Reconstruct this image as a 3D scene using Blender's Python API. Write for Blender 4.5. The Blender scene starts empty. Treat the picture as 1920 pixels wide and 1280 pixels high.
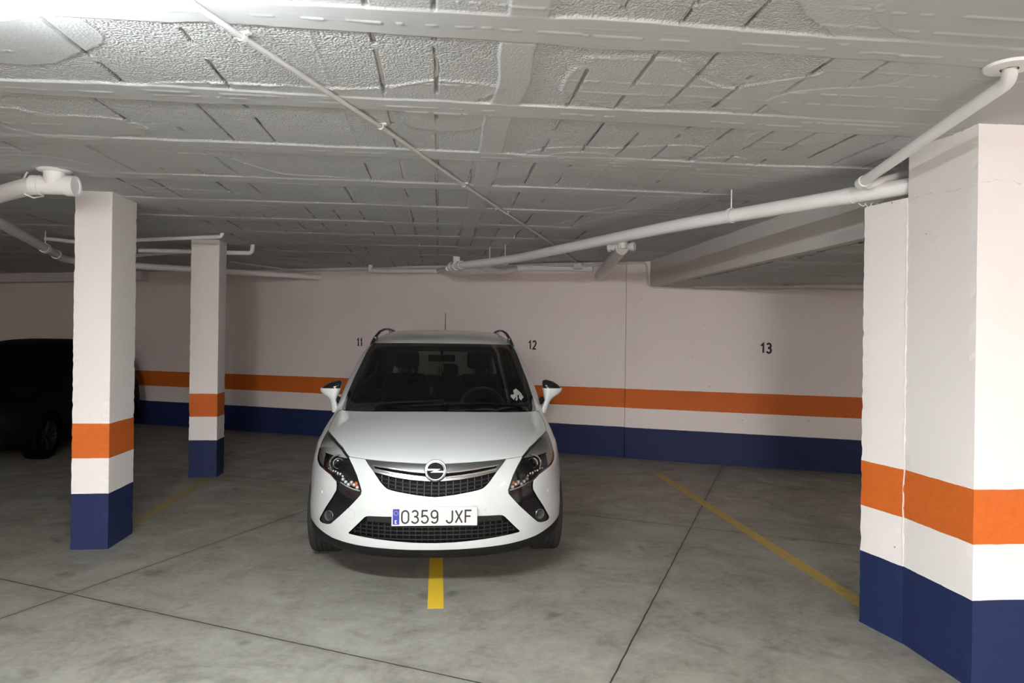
import bpy, bmesh, math, random
import numpy as np
from mathutils import Vector, Matrix
from mathutils.bvhtree import BVHTree
random.seed(7); RNG = np.random.default_rng(11)
C = bpy.context.scene.collection
SC = bpy.context.scene
PI = math.pi

# ------------------------------------------------------------------ camera
# World frame: the garage's structural grid (X along the ceiling bands, Y away from the viewer). Eye at 1.61 m.
F, EYE, YAW, ROLL, HY = 1300.0, 1.61, math.radians(6.0), 0.0135, 629.5
FW = np.array([math.sin(YAW), math.cos(YAW), 0]); RT = np.array([math.cos(YAW), -math.sin(YAW), 0]); UP = np.array([0, 0, 1.0])
def ray(px, py):
    dx, dy = px - 960, py - HY
    x = dx * math.cos(ROLL) + dy * math.sin(ROLL); y = -dx * math.sin(ROLL) + dy * math.cos(ROLL)
    return FW + RT * x / F - UP * y / F
def onz(px, py, z):                      # where the sight line of a measured point meets the height z
    d = ray(px, py); t = (z - EYE) / d[2]; p = np.array([0, 0, EYE]) + d * t; return (p[0], p[1], z)
def onwall(px, py, off=0.0):             # ... and where it meets the back wall
    d = ray(px, py); o = np.array([0, 0, EYE]); a, n = (WA, WN) if px < 1168 else (WB, WN)
    t = ((a - n * off - o) @ n) / (d @ n); p = o + d * t; return (p[0], p[1], p[2])
cam = bpy.data.cameras.new('camera'); co = bpy.data.objects.new('camera', cam); C.objects.link(co)
cam.sensor_width = 36.0; cam.lens = F / 1920 * 36.0; cam.shift_y = -(640 - HY) / 1920; cam.clip_start = 0.05
M = Matrix(((RT[0], 0, -FW[0]), (RT[1], 0, -FW[1]), (0, 1, 0))).to_4x4()
co.matrix_world = Matrix.Translation((0, 0, EYE)) @ M @ Matrix.Rotation(ROLL, 4, 'Z')
SC.camera = co
SC.view_settings.view_transform = 'Standard'; SC.view_settings.look = 'None'; SC.view_settings.gamma = 1.0
SC.view_settings.exposure = 0.9; SC.view_settings.use_curve_mapping = False

# ------------------------------------------------------------------ materials
def nodes(m): return m.node_tree.nodes, m.node_tree.links
def mat(name, col, rough=0.5, metal=0.0, coat=0.0, emit=None, bump=None, spec=0.5, trans=0.0, var=0.0):
    m = bpy.data.materials.new(name); m.use_nodes = True; n, l = nodes(m); b = n['Principled BSDF']
    b.inputs['Base Color'].default_value = (*col, 1); b.inputs['Roughness'].default_value = rough; b.inputs['Metallic'].default_value = metal
    b.inputs['Coat Weight'].default_value = coat; b.inputs['Coat Roughness'].default_value = 0.06; b.inputs['Specular IOR Level'].default_value = spec
    b.inputs['Transmission Weight'].default_value = trans
    if emit: b.inputs['Emission Color'].default_value = (*emit[0], 1); b.inputs['Emission Strength'].default_value = emit[1]
    g = n.new('ShaderNodeNewGeometry')
    if bump:
        t = n.new('ShaderNodeTexNoise'); t.inputs['Scale'].default_value = bump[0]; t.inputs['Detail'].default_value = 4
        l.new(g.outputs['Position'], t.inputs['Vector'])
        bp = n.new('ShaderNodeBump'); bp.inputs['Strength'].default_value = bump[1]; bp.inputs['Distance'].default_value = bump[2]
        l.new(t.outputs['Fac'], bp.inputs['Height']); l.new(bp.outputs['Normal'], b.inputs['Normal'])
    if var:
        t = n.new('ShaderNodeTexNoise'); t.inputs['Scale'].default_value = 3.0; t.inputs['Detail'].default_value = 6
        l.new(g.outputs['Position'], t.inputs['Vector'])
        mx = n.new('ShaderNodeMix'); mx.data_type = 'RGBA'
        mx.inputs['A'].default_value = (*[c * (1 - var) for c in col], 1); mx.inputs['B'].default_value = (*[min(1, c * (1 + var)) for c in col], 1)
        l.new(t.outputs['Fac'], mx.inputs['Factor']); l.new(mx.outputs['Result'], b.inputs['Base Color'])
    return m
def math_node(n, l, op, a, b=None, c=None):
    q = n.new('ShaderNodeMath'); q.operation = op
    for i, v in enumerate((a, b, c)):
        if v is None: continue
        if isinstance(v, (int, float)): q.inputs[i].default_value = v
        else: l.new(v, q.inputs[i])
    return q.outputs[0]
def mixc(n, l, fac, a, b):
    q = n.new('ShaderNodeMix'); q.data_type = 'RGBA'
    for key, v in (('Factor', fac), ('A', a), ('B', b)):
        if isinstance(v, tuple): q.inputs[key].default_value = (*v, 1)
        elif isinstance(v, (int, float)): q.inputs[key].default_value = v
        else: l.new(v, q.inputs[key])
    return q.outputs['Result']
def noise(n, l, vec, scale, detail=4, rough=0.55, dist=0.0):
    t = n.new('ShaderNodeTexNoise'); t.inputs['Scale'].default_value = scale; t.inputs['Detail'].default_value = detail
    t.inputs['Roughness'].default_value = rough; t.inputs['Distortion'].default_value = dist
    if vec: l.new(vec, t.inputs['Vector'])
    return t.outputs['Fac']
def remap(n, l, v, a, b, lo=0.0, hi=1.0):
    q = n.new('ShaderNodeMapRange'); q.inputs['From Min'].default_value = a; q.inputs['From Max'].default_value = b
    q.inputs['To Min'].default_value = lo; q.inputs['To Max'].default_value = hi; l.new(v, q.inputs['Value']); return q.outputs['Result']

WHITE = (0.76, 0.725, 0.70); ORANGE = (0.60, 0.135, 0.018); BLUE = (0.011, 0.021, 0.078)
def striped(name, z1=0.41, z2=0.67, z3=0.925, white=WHITE, joints=True, bumpd=0.006):
    """white emulsion with a blue foot, a white gap and an orange band, on board-marked concrete"""
    m = bpy.data.materials.new(name); m.use_nodes = True; n, l = nodes(m); b = n['Principled BSDF']
    g = n.new('ShaderNodeNewGeometry'); s = n.new('ShaderNodeSeparateXYZ'); l.new(g.outputs['Position'], s.inputs[0])
    w = math_node(n, l, 'MULTIPLY_ADD', noise(n, l, g.outputs['Position'], 9.0, 3), 0.008, -0.004)
    z = math_node(n, l, 'ADD', s.outputs['Z'], w)
    big = noise(n, l, g.outputs['Position'], 1.3, 5)
    wh = mixc(n, l, big, tuple(c * 0.94 for c in white), tuple(min(1, c * 1.05) for c in white))
    fine = noise(n, l, g.outputs['Position'], 30, 4)
    # small pits and knocks, sparse
    pit = n.new('ShaderNodeTexVoronoi'); pit.inputs['Scale'].default_value = 5.5; l.new(g.outputs['Position'], pit.inputs['Vector'])
    pitm = math_node(n, l, 'LESS_THAN', pit.outputs['Distance'], 0.035)
    wh = mixc(n, l, pitm, wh, (0.35, 0.32, 0.30))
    c = mixc(n, l, math_node(n, l, 'LESS_THAN', z, z3), wh, mixc(n, l, fine, tuple(c * 0.86 for c in ORANGE), tuple(c * 1.12 for c in ORANGE)))
    c = mixc(n, l, math_node(n, l, 'LESS_THAN', z, z2), c, wh)
    c = mixc(n, l, math_node(n, l, 'LESS_THAN', z, z1), c, mixc(n, l, fine, tuple(c * 0.85 for c in BLUE), tuple(c * 1.2 for c in BLUE)))
    l.new(c, b.inputs['Base Color']); b.inputs['Roughness'].default_value = 0.62; b.inputs['Specular IOR Level'].default_value = 0.3
    # board marks: long low horizontal lines, plus fine roller texture
    mp = n.new('ShaderNodeMapping'); mp.inputs['Scale'].default_value = (0.6, 0.6, 9.0); l.new(g.outputs['Position'], mp.inputs['Vector'])
    lines = noise(n, l, mp.outputs[0], 1.0, 8, 0.7)
    h = math_node(n, l, 'ADD', math_node(n, l, 'MULTIPLY', lines, 1.0), math_node(n, l, 'MULTIPLY', noise(n, l, g.outputs['Position'], 110, 3), 0.35))
    bp = n.new('ShaderNodeBump'); bp.inputs['Strength'].default_value = 0.55; bp.inputs['Distance'].default_value = bumpd
    l.new(h, bp.inputs['Height']); l.new(bp.outputs['Normal'], b.inputs['Normal'])
    return m
M_WALL = striped('painted_wall', white=(0.85, 0.785, 0.76)); M_COL = striped('painted_column', white=(0.85, 0.82, 0.80), bumpd=0.004)
M_PLAIN = mat('plain_white_emulsion', (0.72, 0.69, 0.67), 0.75, bump=(60, 0.3, 0.004), spec=0.3)
def ceiling_material():
    m = bpy.data.materials.new('ceiling_white_paint'); m.use_nodes = True; n, l = nodes(m); b = n['Principled BSDF']
    g = n.new('ShaderNodeNewGeometry'); P = g.outputs['Position']; at = n.new('ShaderNodeAttribute'); at.attribute_name = 'pebble'
    ag = n.new('ShaderNodeAttribute'); ag.attribute_name = 'joint_and_edge_shade'                     # bare concrete inside the open joints, painted shadow along the blocks' near edges
    l.new(mixc(n, l, ag.outputs['Fac'], mixc(n, l, noise(n, l, P, 1.1, 5), (0.50, 0.515, 0.515), (0.60, 0.615, 0.615)), (0.03, 0.029, 0.028)), b.inputs['Base Color'])
    b.inputs['Roughness'].default_value = 0.7; b.inputs['Specular IOR Level'].default_value = 0.25
    v = n.new('ShaderNodeTexVoronoi'); v.feature = 'SMOOTH_F1'; v.inputs['Scale'].default_value = 115.0; l.new(P, v.inputs['Vector'])
    mp = n.new('ShaderNodeMapping'); mp.inputs['Scale'].default_value = (2.5, 60.0, 1.0); l.new(P, mp.inputs['Vector'])
    h = math_node(n, l, 'ADD', math_node(n, l, 'MULTIPLY', math_node(n, l, 'MULTIPLY', v.outputs['Distance'], at.outputs['Fac']), -1.4), math_node(n, l, 'MULTIPLY', noise(n, l, mp.outputs[0], 1.0, 4), 0.13))
    bp = n.new('ShaderNodeBump'); bp.inputs['Strength'].default_value = 0.9; bp.inputs['Distance'].default_value = 0.006
    l.new(h, bp.inputs['Height']); l.new(bp.outputs['Normal'], b.inputs['Normal']); return m
M_CEIL = ceiling_material()
M_PIPE = mat('white_painted_pipe', (0.86, 0.87, 0.86), 0.42, bump=(40, 0.08, 0.002), var=0.05)
M_COND = mat('white_conduit', (0.62, 0.615, 0.60), 0.45, var=0.05)
M_BEAM = mat('beam_white_paint', (0.72, 0.69, 0.67), 0.75, bump=(26, 0.5, 0.006), spec=0.3, var=0.05)
M_METAL = mat('galvanised_steel', (0.55, 0.55, 0.54), 0.4, 0.9)
M_LAMP = mat('lit_diffuser', (0.9, 0.92, 0.95), 0.5, emit=((0.93, 0.97, 1.0), 108.0))
M_FILL_REAR = mat('added_fill_diffuser_rear', (0.9, 0.9, 0.88), 0.5, emit=((1.0, 0.972, 0.96), 900.0))
M_FILL_RIGHT = mat('added_fill_diffuser_right', (0.9, 0.9, 0.88), 0.5, emit=((1.0, 0.95, 0.92), 70.0))
M_TRAY = mat('lamp_tray', (0.8, 0.8, 0.8), 0.5)
M_INK = mat('black_stencil_paint', (0.015, 0.013, 0.013), 0.6)

def floor_material():
    m = bpy.data.materials.new('trowelled_concrete'); m.use_nodes = True; n, l = nodes(m); b = n['Principled BSDF']
    g = n.new('ShaderNodeNewGeometry'); P = g.outputs['Position']; s = n.new('ShaderNodeSeparateXYZ'); l.new(P, s.inputs[0])
    a = noise(n, l, P, 0.55, 6, 0.6); bb = noise(n, l, P, 2.6, 7, 0.65, 0.6); f = noise(n, l, P, 22, 6, 0.7); sp = noise(n, l, P, 120, 3, 0.6)
    c = mixc(n, l, remap(n, l, bb, 0.37, 0.66), (0.166, 0.161, 0.134), (0.298, 0.296, 0.253))
    c = mixc(n, l, remap(n, l, a, 0.40, 0.64, 0.0, 0.6), c, (0.160, 0.155, 0.131))
    c = mixc(n, l, remap(n, l, f, 0.35, 0.75, 0.0, 0.7), c, (0.320, 0.316, 0.274))
    # trowel smears, dark tyre polish and oil
    mp = n.new('ShaderNodeMapping'); mp.inputs['Rotation'].default_value = (0, 0, 0.5); mp.inputs['Scale'].default_value = (1.0, 1.9, 1); l.new(P, mp.inputs['Vector'])
    sm = noise(n, l, mp.outputs[0], 1.6, 7, 0.7, 1.2)
    c = mixc(n, l, remap(n, l, sm, 0.52, 0.72, 0.0, 0.55), c, (0.091, 0.088, 0.075))
    st = noise(n, l, P, 3.6, 2, 0.5, 0.3)
    c = mixc(n, l, remap(n, l, st, 0.64, 0.76, 0.0, 0.6), c, (0.052, 0.048, 0.043))
    c = mixc(n, l, remap(n, l, sp, 0.70, 0.78, 0.0, 0.7), c, (0.041, 0.038, 0.035))
    # saw cuts, both ways
    wob = math_node(n, l, 'MULTIPLY_ADD', noise(n, l, P, 6, 3), 0.012, -0.006)
    def cut(nx, ny, off, per):
        v = math_node(n, l, 'ADD', math_node(n, l, 'MULTIPLY', s.outputs['X'], nx), math_node(n, l, 'MULTIPLY', s.outputs['Y'], ny))
        v = math_node(n, l, 'ADD', math_node(n, l, 'ADD', v, wob), -off + per * 0.5 + 20 * per)
        v = math_node(n, l, 'MODULO', v, per)
        return math_node(n, l, 'ABSOLUTE', math_node(n, l, 'ADD', v, -per * 0.5))
    da = cut(0.465, 0.885, 2.94, 3.13); db = cut(0.885, -0.465, -0.75, 3.30)
    d = math_node(n, l, 'MINIMUM', da, db)
    hal = remap(n, l, d, 0.0, 0.05, 0.45, 0.0)
    c = mixc(n, l, math_node(n, l, 'MULTIPLY', hal, noise(n, l, P, 3.0, 4)), c, (0.07, 0.065, 0.055))
    c = mixc(n, l, math_node(n, l, 'LESS_THAN', d, 0.0042), c, (0.035, 0.032, 0.028))
    l.new(c, b.inputs['Base Color'])
    l.new(remap(n, l, bb, 0.3, 0.7, 0.62, 0.42), b.inputs['Roughness']); b.inputs['Specular IOR Level'].default_value = 0.4
    h = math_node(n, l, 'ADD', math_node(n, l, 'MULTIPLY', f, 0.5), math_node(n, l, 'MULTIPLY', remap(n, l, d, 0.0, 0.006, -3.0, 0.0), 1.0))
    bp = n.new('ShaderNodeBump'); bp.inputs['Strength'].default_value = 0.35; bp.inputs['Distance'].default_value = 0.003
    l.new(h, bp.inputs['Height']); l.new(bp.outputs['Normal'], b.inputs['Normal'])
    return m
M_FLOOR = floor_material()
def line_paint(name, col, wear):
    m = bpy.data.materials.new(name); m.use_nodes = True; n, l = nodes(m); b = n['Principled BSDF']
    g = n.new('ShaderNodeNewGeometry'); P = g.outputs['Position']
    f = noise(n, l, P, 14, 8, 0.75)
    c = mixc(n, l, remap(n, l, f, wear, wear + 0.16), col, (0.24, 0.21, 0.14))
    l.new(c, b.inputs['Base Color']); b.inputs['Roughness'].default_value = 0.6
    return m
M_YEL = line_paint('yellow_line_paint', (0.70, 0.47, 0.03), 0.60); M_YOLD = line_paint('worn_yellow_line_paint', (0.40, 0.27, 0.05), 0.50)
M_YDIM = line_paint('faded_yellow_line_paint', (0.27, 0.215, 0.06), 0.48)

# ------------------------------------------------------------------ mesh helpers
def link(name, me, parent=None, mats=(), smooth=False):
    o = bpy.data.objects.new(name, me); C.objects.link(o)
    for m in (mats if isinstance(mats, (list, tuple)) else [mats]): me.materials.append(m)
    if smooth:
        me.polygons.foreach_set('use_smooth', [True] * len(me.polygons))
    if parent: o.parent = parent
    return o
def thing(name, label, cat, loc=(0, 0, 0), rotz=0.0, group=None):
    o = bpy.data.objects.new(name, None); C.objects.link(o); o.location = loc; o.rotation_euler = (0, 0, rotz)
    o.empty_display_size = 0.1
    return tag(o, label, cat, group)
def tag(o, label, cat, group=None):
    o['label'] = label; o['category'] = cat
    if group: o['group'] = group
    return o
def struct(o, kind='structure'): o['kind'] = kind; return o
def frames(pts):
    """parallel-transported frames along a polyline"""
    P = [Vector(p) for p in pts]; T = []
    for i in range(len(P)):
        a = P[max(0, i - 1)]; b = P[min(len(P) - 1, i + 1)]; T.append((b - a).normalized())
    up = Vector((0, 0, 1)) if abs(T[0].z) < 0.9 else Vector((1, 0, 0))
    N = (up - T[0] * up.dot(T[0])).normalized(); out = []
    for i, t in enumerate(T):
        N = (N - t * N.dot(t)).normalized(); out.append((P[i], t, N, t.cross(N)))
    return out
def bend(pts, r=0.06, k=6):
    """round the corners of a polyline"""
    P = [Vector(p) for p in pts]; out = [P[0]]
    for i in range(1, len(P) - 1):
        a, b, c = P[i - 1], P[i], P[i + 1]; d = min(r, (a - b).length * 0.45, (c - b).length * 0.45)
        p0 = b + (a - b).normalized() * d; p1 = b + (c - b).normalized() * d
        for j in range(k + 1):
            t = j / k; out.append(p0 * (1 - t) ** 2 + b * 2 * t * (1 - t) + p1 * t * t)
    out.append(P[-1]); return out
class MB:
    def __init__(s): s.v = []; s.f = []; s.mi = []; s.cur = 0
    def add(s, vs, fs):
        b = len(s.v); s.v += [tuple(v) for v in vs]; s.f += [tuple(b + i for i in f) for f in fs]; s.mi += [s.cur] * len(fs); return s
    def box(s, a, b):
        (x0, y0, z0), (x1, y1, z1) = a, b
        return s.add([(x0, y0, z0), (x1, y0, z0), (x1, y1, z0), (x0, y1, z0), (x0, y0, z1), (x1, y0, z1), (x1, y1, z1), (x0, y1, z1)],
                     [(3, 2, 1, 0), (4, 5, 6, 7), (0, 1, 5, 4), (1, 2, 6, 5), (2, 3, 7, 6), (3, 0, 4, 7)])
    def obox(s, c, ax, ay, az):
        c, ax, ay, az = map(Vector, (c, ax, ay, az))
        vs = [c + ax * i + ay * j + az * k for k in (-1, 1) for i, j in ((-1, -1), (1, -1), (1, 1), (-1, 1))]
        return s.add(vs, [(3, 2, 1, 0), (4, 5, 6, 7), (0, 1, 5, 4), (1, 2, 6, 5), (2, 3, 7, 6), (3, 0, 4, 7)])
    def prism(s, poly, z0, z1):
        n = len(poly)
        return s.add([(x, y, z0) for x, y in poly] + [(x, y, z1) for x, y in poly],
                     [tuple(range(n - 1, -1, -1)), tuple(range(n, 2 * n))] + [(i, (i + 1) % n, n + (i + 1) % n, n + i) for i in range(n)])
    def tube(s, pts, r, seg=16, caps=True, sq=(1, 1)):
        fr = frames(pts); R = r if isinstance(r, (list, tuple)) else [r] * len(fr); vs = []; fs = []
        for (p, t, a, b), rr in zip(fr, R):
            vs += [p + a * (rr * sq[0] * math.cos(2 * PI * k / seg)) + b * (rr * sq[1] * math.sin(2 * PI * k / seg)) for k in range(seg)]
        for i in range(len(fr) - 1):
            for k in range(seg):
                k2 = (k + 1) % seg; fs.append((i * seg + k, i * seg + k2, (i + 1) * seg + k2, (i + 1) * seg + k))
        if caps: fs += [tuple(range(seg - 1, -1, -1)), tuple((len(fr) - 1) * seg + k for k in range(seg))]
        return s.add(vs, fs)
    def lathe(s, prof, origin, axis, seg=48, closed=False):
        """prof: (radius, offset along axis)"""
        ax = Vector(axis).normalized(); u = ax.orthogonal().normalized(); w = ax.cross(u); o = Vector(origin); vs = []; fs = []; n = len(prof)
        for k in range(seg):
            a = 2 * PI * k / seg; d = u * math.cos(a) + w * math.sin(a)
            vs += [o + d * r + ax * h for r, h in prof]
        for k in range(seg):
            k2 = (k + 1) % seg
            for i in range(n if closed else n - 1):
                j = (i + 1) % n; fs.append((k * n + i, k2 * n + i, k2 * n + j, k * n + j))
        return s.add(vs, fs)
    def ribbon(s, pts, w, at, thick=0.0015, closed=False):
        """flat stroke of width w along 2-D points, lifted to 3-D by at(x, y, height)"""
        P = [Vector((p[0], p[1])) for p in pts]; n = len(P); L = []; R_ = []
        for i in range(n):
            if closed: a, b = P[(i - 1) % n], P[(i + 1) % n]
            else: a, b = P[max(0, i - 1)], P[min(n - 1, i + 1)]
            d0 = (P[i] - a); d1 = (b - P[i])
            d0 = d0.normalized() if d0.length > 1e-9 else d1.normalized(); d1 = d1.normalized() if d1.length > 1e-9 else d0
            n0 = Vector((-d0.y, d0.x)); n1 = Vector((-d1.y, d1.x)); m = (n0 + n1)
            m = m.normalized() if m.length > 1e-6 else n0; k = 1 / max(0.45, m.dot(n0)); L.append(P[i] + m * w / 2 * k); R_.append(P[i] - m * w / 2 * k)
        vs = []
        for a, b in zip(L, R_): vs += [at(a.x, a.y, thick), at(b.x, b.y, thick), at(a.x, a.y, 0), at(b.x, b.y, 0)]
        fs = []
        for i in range(n if closed else n - 1):
            j = (i + 1) % n; p, q = 4 * i, 4 * j
            fs += [(p, p + 1, q + 1, q), (p + 2, p, q, q + 2), (p + 1, p + 3, q + 3, q + 1)]
        if not closed:
            fs += [(1, 0, 2, 3), (4 * n - 4, 4 * n - 3, 4 * n - 1, 4 * n - 2)]
        return s.add(vs, fs)
    def ellipsoid(s, c, r, nu=20, nv=12):
        vs = []; fs = []
        for j in range(nv + 1):
            p = PI * j / nv
            vs += [(c[0] + r[0] * math.sin(p) * math.cos(2 * PI * i / nu), c[1] + r[1] * math.sin(p) * math.sin(2 * PI * i / nu), c[2] + r[2] * math.cos(p)) for i in range(nu)]
        for j in range(nv):
            for i in range(nu):
                i2 = (i + 1) % nu; fs.append((j * nu + i, (j + 1) * nu + i, (j + 1) * nu + i2, j * nu + i2))
        return s.add(vs, fs)
    def build(s, name, mats, parent=None, smooth=False, bevel=0.0, seg=2, subsurf=0):
        me = bpy.data.meshes.new(name); me.from_pydata(s.v, [], s.f); me.validate(verbose=False)
        mats = mats if isinstance(mats, (list, tuple)) else [mats]
        o = link(name, me, parent, mats)
        if len(mats) > 1 and len(me.polygons) == len(s.mi): me.polygons.foreach_set('material_index', s.mi)
        bm = bmesh.new(); bm.from_mesh(me); bmesh.ops.remove_doubles(bm, verts=bm.verts, dist=1e-6); bmesh.ops.recalc_face_normals(bm, faces=bm.faces)
        bm.to_mesh(me); bm.free()
        if smooth:
            me.polygons.foreach_set('use_smooth', [True] * len(me.polygons))
            try: me.set_sharp_from_angle(angle=math.radians(38))
            except Exception: pass
        if bevel:
            b = o.modifiers.new('bevel', 'BEVEL'); b.width = bevel; b.segments = seg; b.limit_method = 'ANGLE'; b.angle_limit = math.radians(40)
        if subsurf:
            b = o.modifiers.new('subsurf', 'SUBSURF'); b.levels = subsurf; b.render_levels = subsurf
        return o
# stroke glyphs on a 1 x 1 box (x 0..1, y 0..1)
def arc(cx, cy, rx, ry, a0, a1, k=12): return [(cx + rx * math.cos(math.radians(a0 + (a1 - a0) * i / k)), cy + ry * math.sin(math.radians(a0 + (a1 - a0) * i / k))) for i in range(k + 1)]
GLYPH = {
 '0': [(arc(.5, .70, .5, .30, 0, 180) + arc(.5, .30, .5, .30, 180, 360), True)],
 '1': [([(.10, .74), (.62, .98), (.62, 0)], False)],
 '2': [(arc(.5, .72, .46, .28, 165, -35, 14) + [(.04, .02), (1.0, .02)], False)],
 '3': [(arc(.48, .755, .44, .245, 155, -88, 14) + arc(.48, .265, .50, .265, 88, -158, 16), False)],
 '5': [([(.93, 1), (.13, 1), (.07, .52)] + arc(.48, .30, .50, .30, 128, -160, 16), False)],
 '9': [(arc(.5, .70, .48, .30, 0, 360, 24), True), ([(.98, .70)] + arc(.5, .28, .48, .28, 0, -150, 12), False)],
 'J': [([(.95, 1), (.95, .28)] + arc(.5, .28, .45, .28, 0, -170, 12), False)],
 'X': [([(.0, 1), (1, 0)], False), ([(1, 1), (.0, 0)], False)],
 'F': [([(.06, 0), (.06, 1), (1, 1)], False), ([(.06, .53), (.85, .53)], False)],
 'E': [([(.9, 1), (.1, 1), (.1, 0), (.9, 0)], False), ([(.1, .5), (.75, .5)], False)],
}
def glyph(mb, ch, x, y, w, h, stroke, at, thick=0.0015):
    for pts, closed in GLYPH[ch]: mb.ribbon([(x + px * w, y + py * h) for px, py in pts], stroke, at, thick, closed)

# ------------------------------------------------------------------ the room
HC, HL = 2.63, 2.285                                    # ceiling and lowered slab
WA = np.array([-1.9, 11.12, 0.0]); WB = np.array([2.49, 9.055, 0.0]); WD = np.array([0.9075, -0.42, 0.0]); WD /= np.linalg.norm(WD); WN = np.array([-WD[1], WD[0], 0.0])
JOG = 2.485
def wall_y(x, b=False):
    a = WB if b else WA; return a[1] + (x - a[0]) * WD[1] / WD[0]
X0, X1, Y0 = -10.5, 7.0, -5.5
mb = MB(); mb.prism([(X0, Y0), (X1, Y0), (X1, wall_y(X1, True) + 0.2), (X0, wall_y(X0) + 0.2)], -0.15, 0.0)
floor = struct(mb.build('floor', M_FLOOR))
mb = MB(); t = 0.22
mb.prism([(X0, wall_y(X0)), (JOG, wall_y(JOG)), (JOG, wall_y(JOG, True)), (X1, wall_y(X1, True)), (X1 + .1, wall_y(X1, True) + t), (X0, wall_y(X0) + t)], 0.0, 2.9)
wall_back = struct(mb.build('wall_back', M_WALL))
mb = MB(); mb.box((X0 - .2, Y0, 0), (X0, wall_y(X0), 2.9)); struct(mb.build('wall_left', M_WALL))
mb = MB(); mb.box((X1, Y0, 0), (X1 + .2, wall_y(X1, True), 2.9)); struct(mb.build('wall_right', M_WALL))
mb = MB(); mb.box((X0, Y0 - .2, 0), (X1, Y0, 2.9)); struct(mb.build('wall_front', M_WALL))

# ---- ceiling: beam-and-block slab, painted; real relief
def vnoise(x, y, seed):
    r = np.random.default_rng(seed).random((257, 257)); xi = np.floor(x).astype(int); yi = np.floor(y).astype(int); fx = x - xi; fy = y - yi
    fx = fx * fx * (3 - 2 * fx); fy = fy * fy * (3 - 2 * fy); a = r[xi % 256, yi % 256]; b = r[(xi + 1) % 256, yi % 256]; c = r[xi % 256, (yi + 1) % 256]; d = r[(xi + 1) % 256, (yi + 1) % 256]
    return (a * (1 - fx) + b * fx) * (1 - fy) + (c * (1 - fx) + d * fx) * fy
def fbm(x, y, seed, o=3): return sum(vnoise(x * 2 ** i, y * 2 ** i, seed + i) * 0.5 ** i for i in range(o)) / sum(0.5 ** i for i in range(o))
def sstep(a, b, x): t = np.clip((x - a) / (b - a), 0, 1); return t * t * (3 - 2 * t)
def relief(x, y, low=False):
    """metres the soffit hangs below its mean plane, and how pebbly it is"""
    wy = (fbm(x * 1.7, y * 1.7, 3) - .5) * 0.030 + (fbm(x * 9, y * 9, 4) - .5) * 0.012; wx = (fbm(x * 3, y * 3, 9) - .5) * 0.014
    yy = (y - 2.28 + wy) / 0.832; row = np.floor(yy + .5).astype(int); d = np.abs(yy - row) * 0.832          # distance to a joist's centre line
    brow = np.floor(yy).astype(int); ds = (yy - row) * 0.832
    band = 0.085 + (fbm(x * 1.6, row * 7.3, 21) - .5) * 0.06
    rib = 1 - sstep(0.060, 0.068, np.abs(x - 0.275 + (fbm(y * 2.5, x * 0 + 2, 31) - .5) * .04))              # tie rib across the blocks
    m_band = np.maximum(1 - sstep(0, 0.008, d - band), rib * 0.8)
    # skim coat dragged over some of the blocks, in rounded patches with their own edges
    sk = fbm(x * 1.25 + 3, y * 1.6 + brow * 3.7, 41, 2) + 0.17 * sstep(0.9, 1.9, x) + 0.13 * sstep(-0.9, -2.4, x) + 0.05 * sstep(5.0, 8.0, y) - 0.03
    m_sk = sstep(0.560, 0.570, sk); m_sk2 = sstep(0.72, 0.73, sk)
    block = 1 - m_band
    rough = (fbm(x * 60, y * 60, 61, 2) - .5) * 0.0030
    xx = (x + wx + 0.027 - np.where(x > .275, .15, 0)) / 0.2135; jd = np.abs(xx - np.round(xx)) * 0.2135; ji = np.round(xx).astype(int)
    opened = np.random.default_rng(8).random((64, 128))[(brow + 20) % 64, (ji + 60) % 128]
    main = np.isin(ji, (-1, 0, 2, 3, 6)); opened = np.where(main, np.maximum(opened, .3) + .25, opened)
    groove = (1 - sstep(0.0040, 0.0078, jd)) * (opened > 0.5) * sstep(.36, .40, fbm(x * 9, y * 6, 71, 2))
    seal = (1 - sstep(0.004, 0.009, jd)) * (opened <= 0.2)
    h = 0.0080 * m_band + block * ((1 - m_sk) * rough + m_sk * 0.0030 + m_sk2 * 0.0022)
    h += block * (1 - m_sk2) * (-0.028 * groove * (1 - .5 * m_sk) + 0.0022 * seal)
    near = (1 - sstep(.004, .008, np.abs(ds - band - .009))) * sstep(.48, .52, fbm(x * 2.2, row * 5.1, 77, 2)) * sstep(.30, .36, fbm(x * 14, y * 14, 78, 2))
    h += -0.016 * near * block  # groove drawing the shadow line at the blocks' near edges, darkened below too
    # dribbles: thin broken ridges along the joists' edges and across the skimmed areas
    dash = fbm(x * 14, y * 2, 81, 2)
    rc = 1 - sstep(0.0015, 0.0045, np.abs(ds - 0.012 - 0.05 * (vnoise(row * 3.3, x * 0.4, 91) - .5)))
    h += 0.0048 * rc * (dash > 0.47) * m_band
    q = (y + wy * .5) / 0.118; qd = np.abs(q - np.round(q)) * 0.118; qi = np.round(q).astype(int); on = vnoise(qi * 2.7 + .3, x * 1.1, 95)
    h += 0.0046 * (1 - sstep(0.0018, 0.005, qd)) * (fbm(x * 22, y * 3, 97, 2) > 0.42) * (on > 0.50) * np.maximum(m_sk, m_band * .2)
    edge = (1 - sstep(0.0, 0.006, np.abs(sk - 0.565))) * block
    h += 0.0042 * edge * (fbm(x * 14, y * 14, 99, 2) > .40)
    h += (fbm(x * 0.9, y * 0.9, 13) - .5) * 0.003
    return h, block * (1 - .75 * m_sk) * (1 - m_sk2), np.clip(block * (1 - m_sk2) * np.maximum((1 - sstep(.005, .0095, jd)) * (groove.max() > 0) * (opened > .5) * sstep(.36, .40, fbm(x * 9, y * 6, 71, 2)) * (1 - .6 * m_sk), near * .8), 0, 1)
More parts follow.
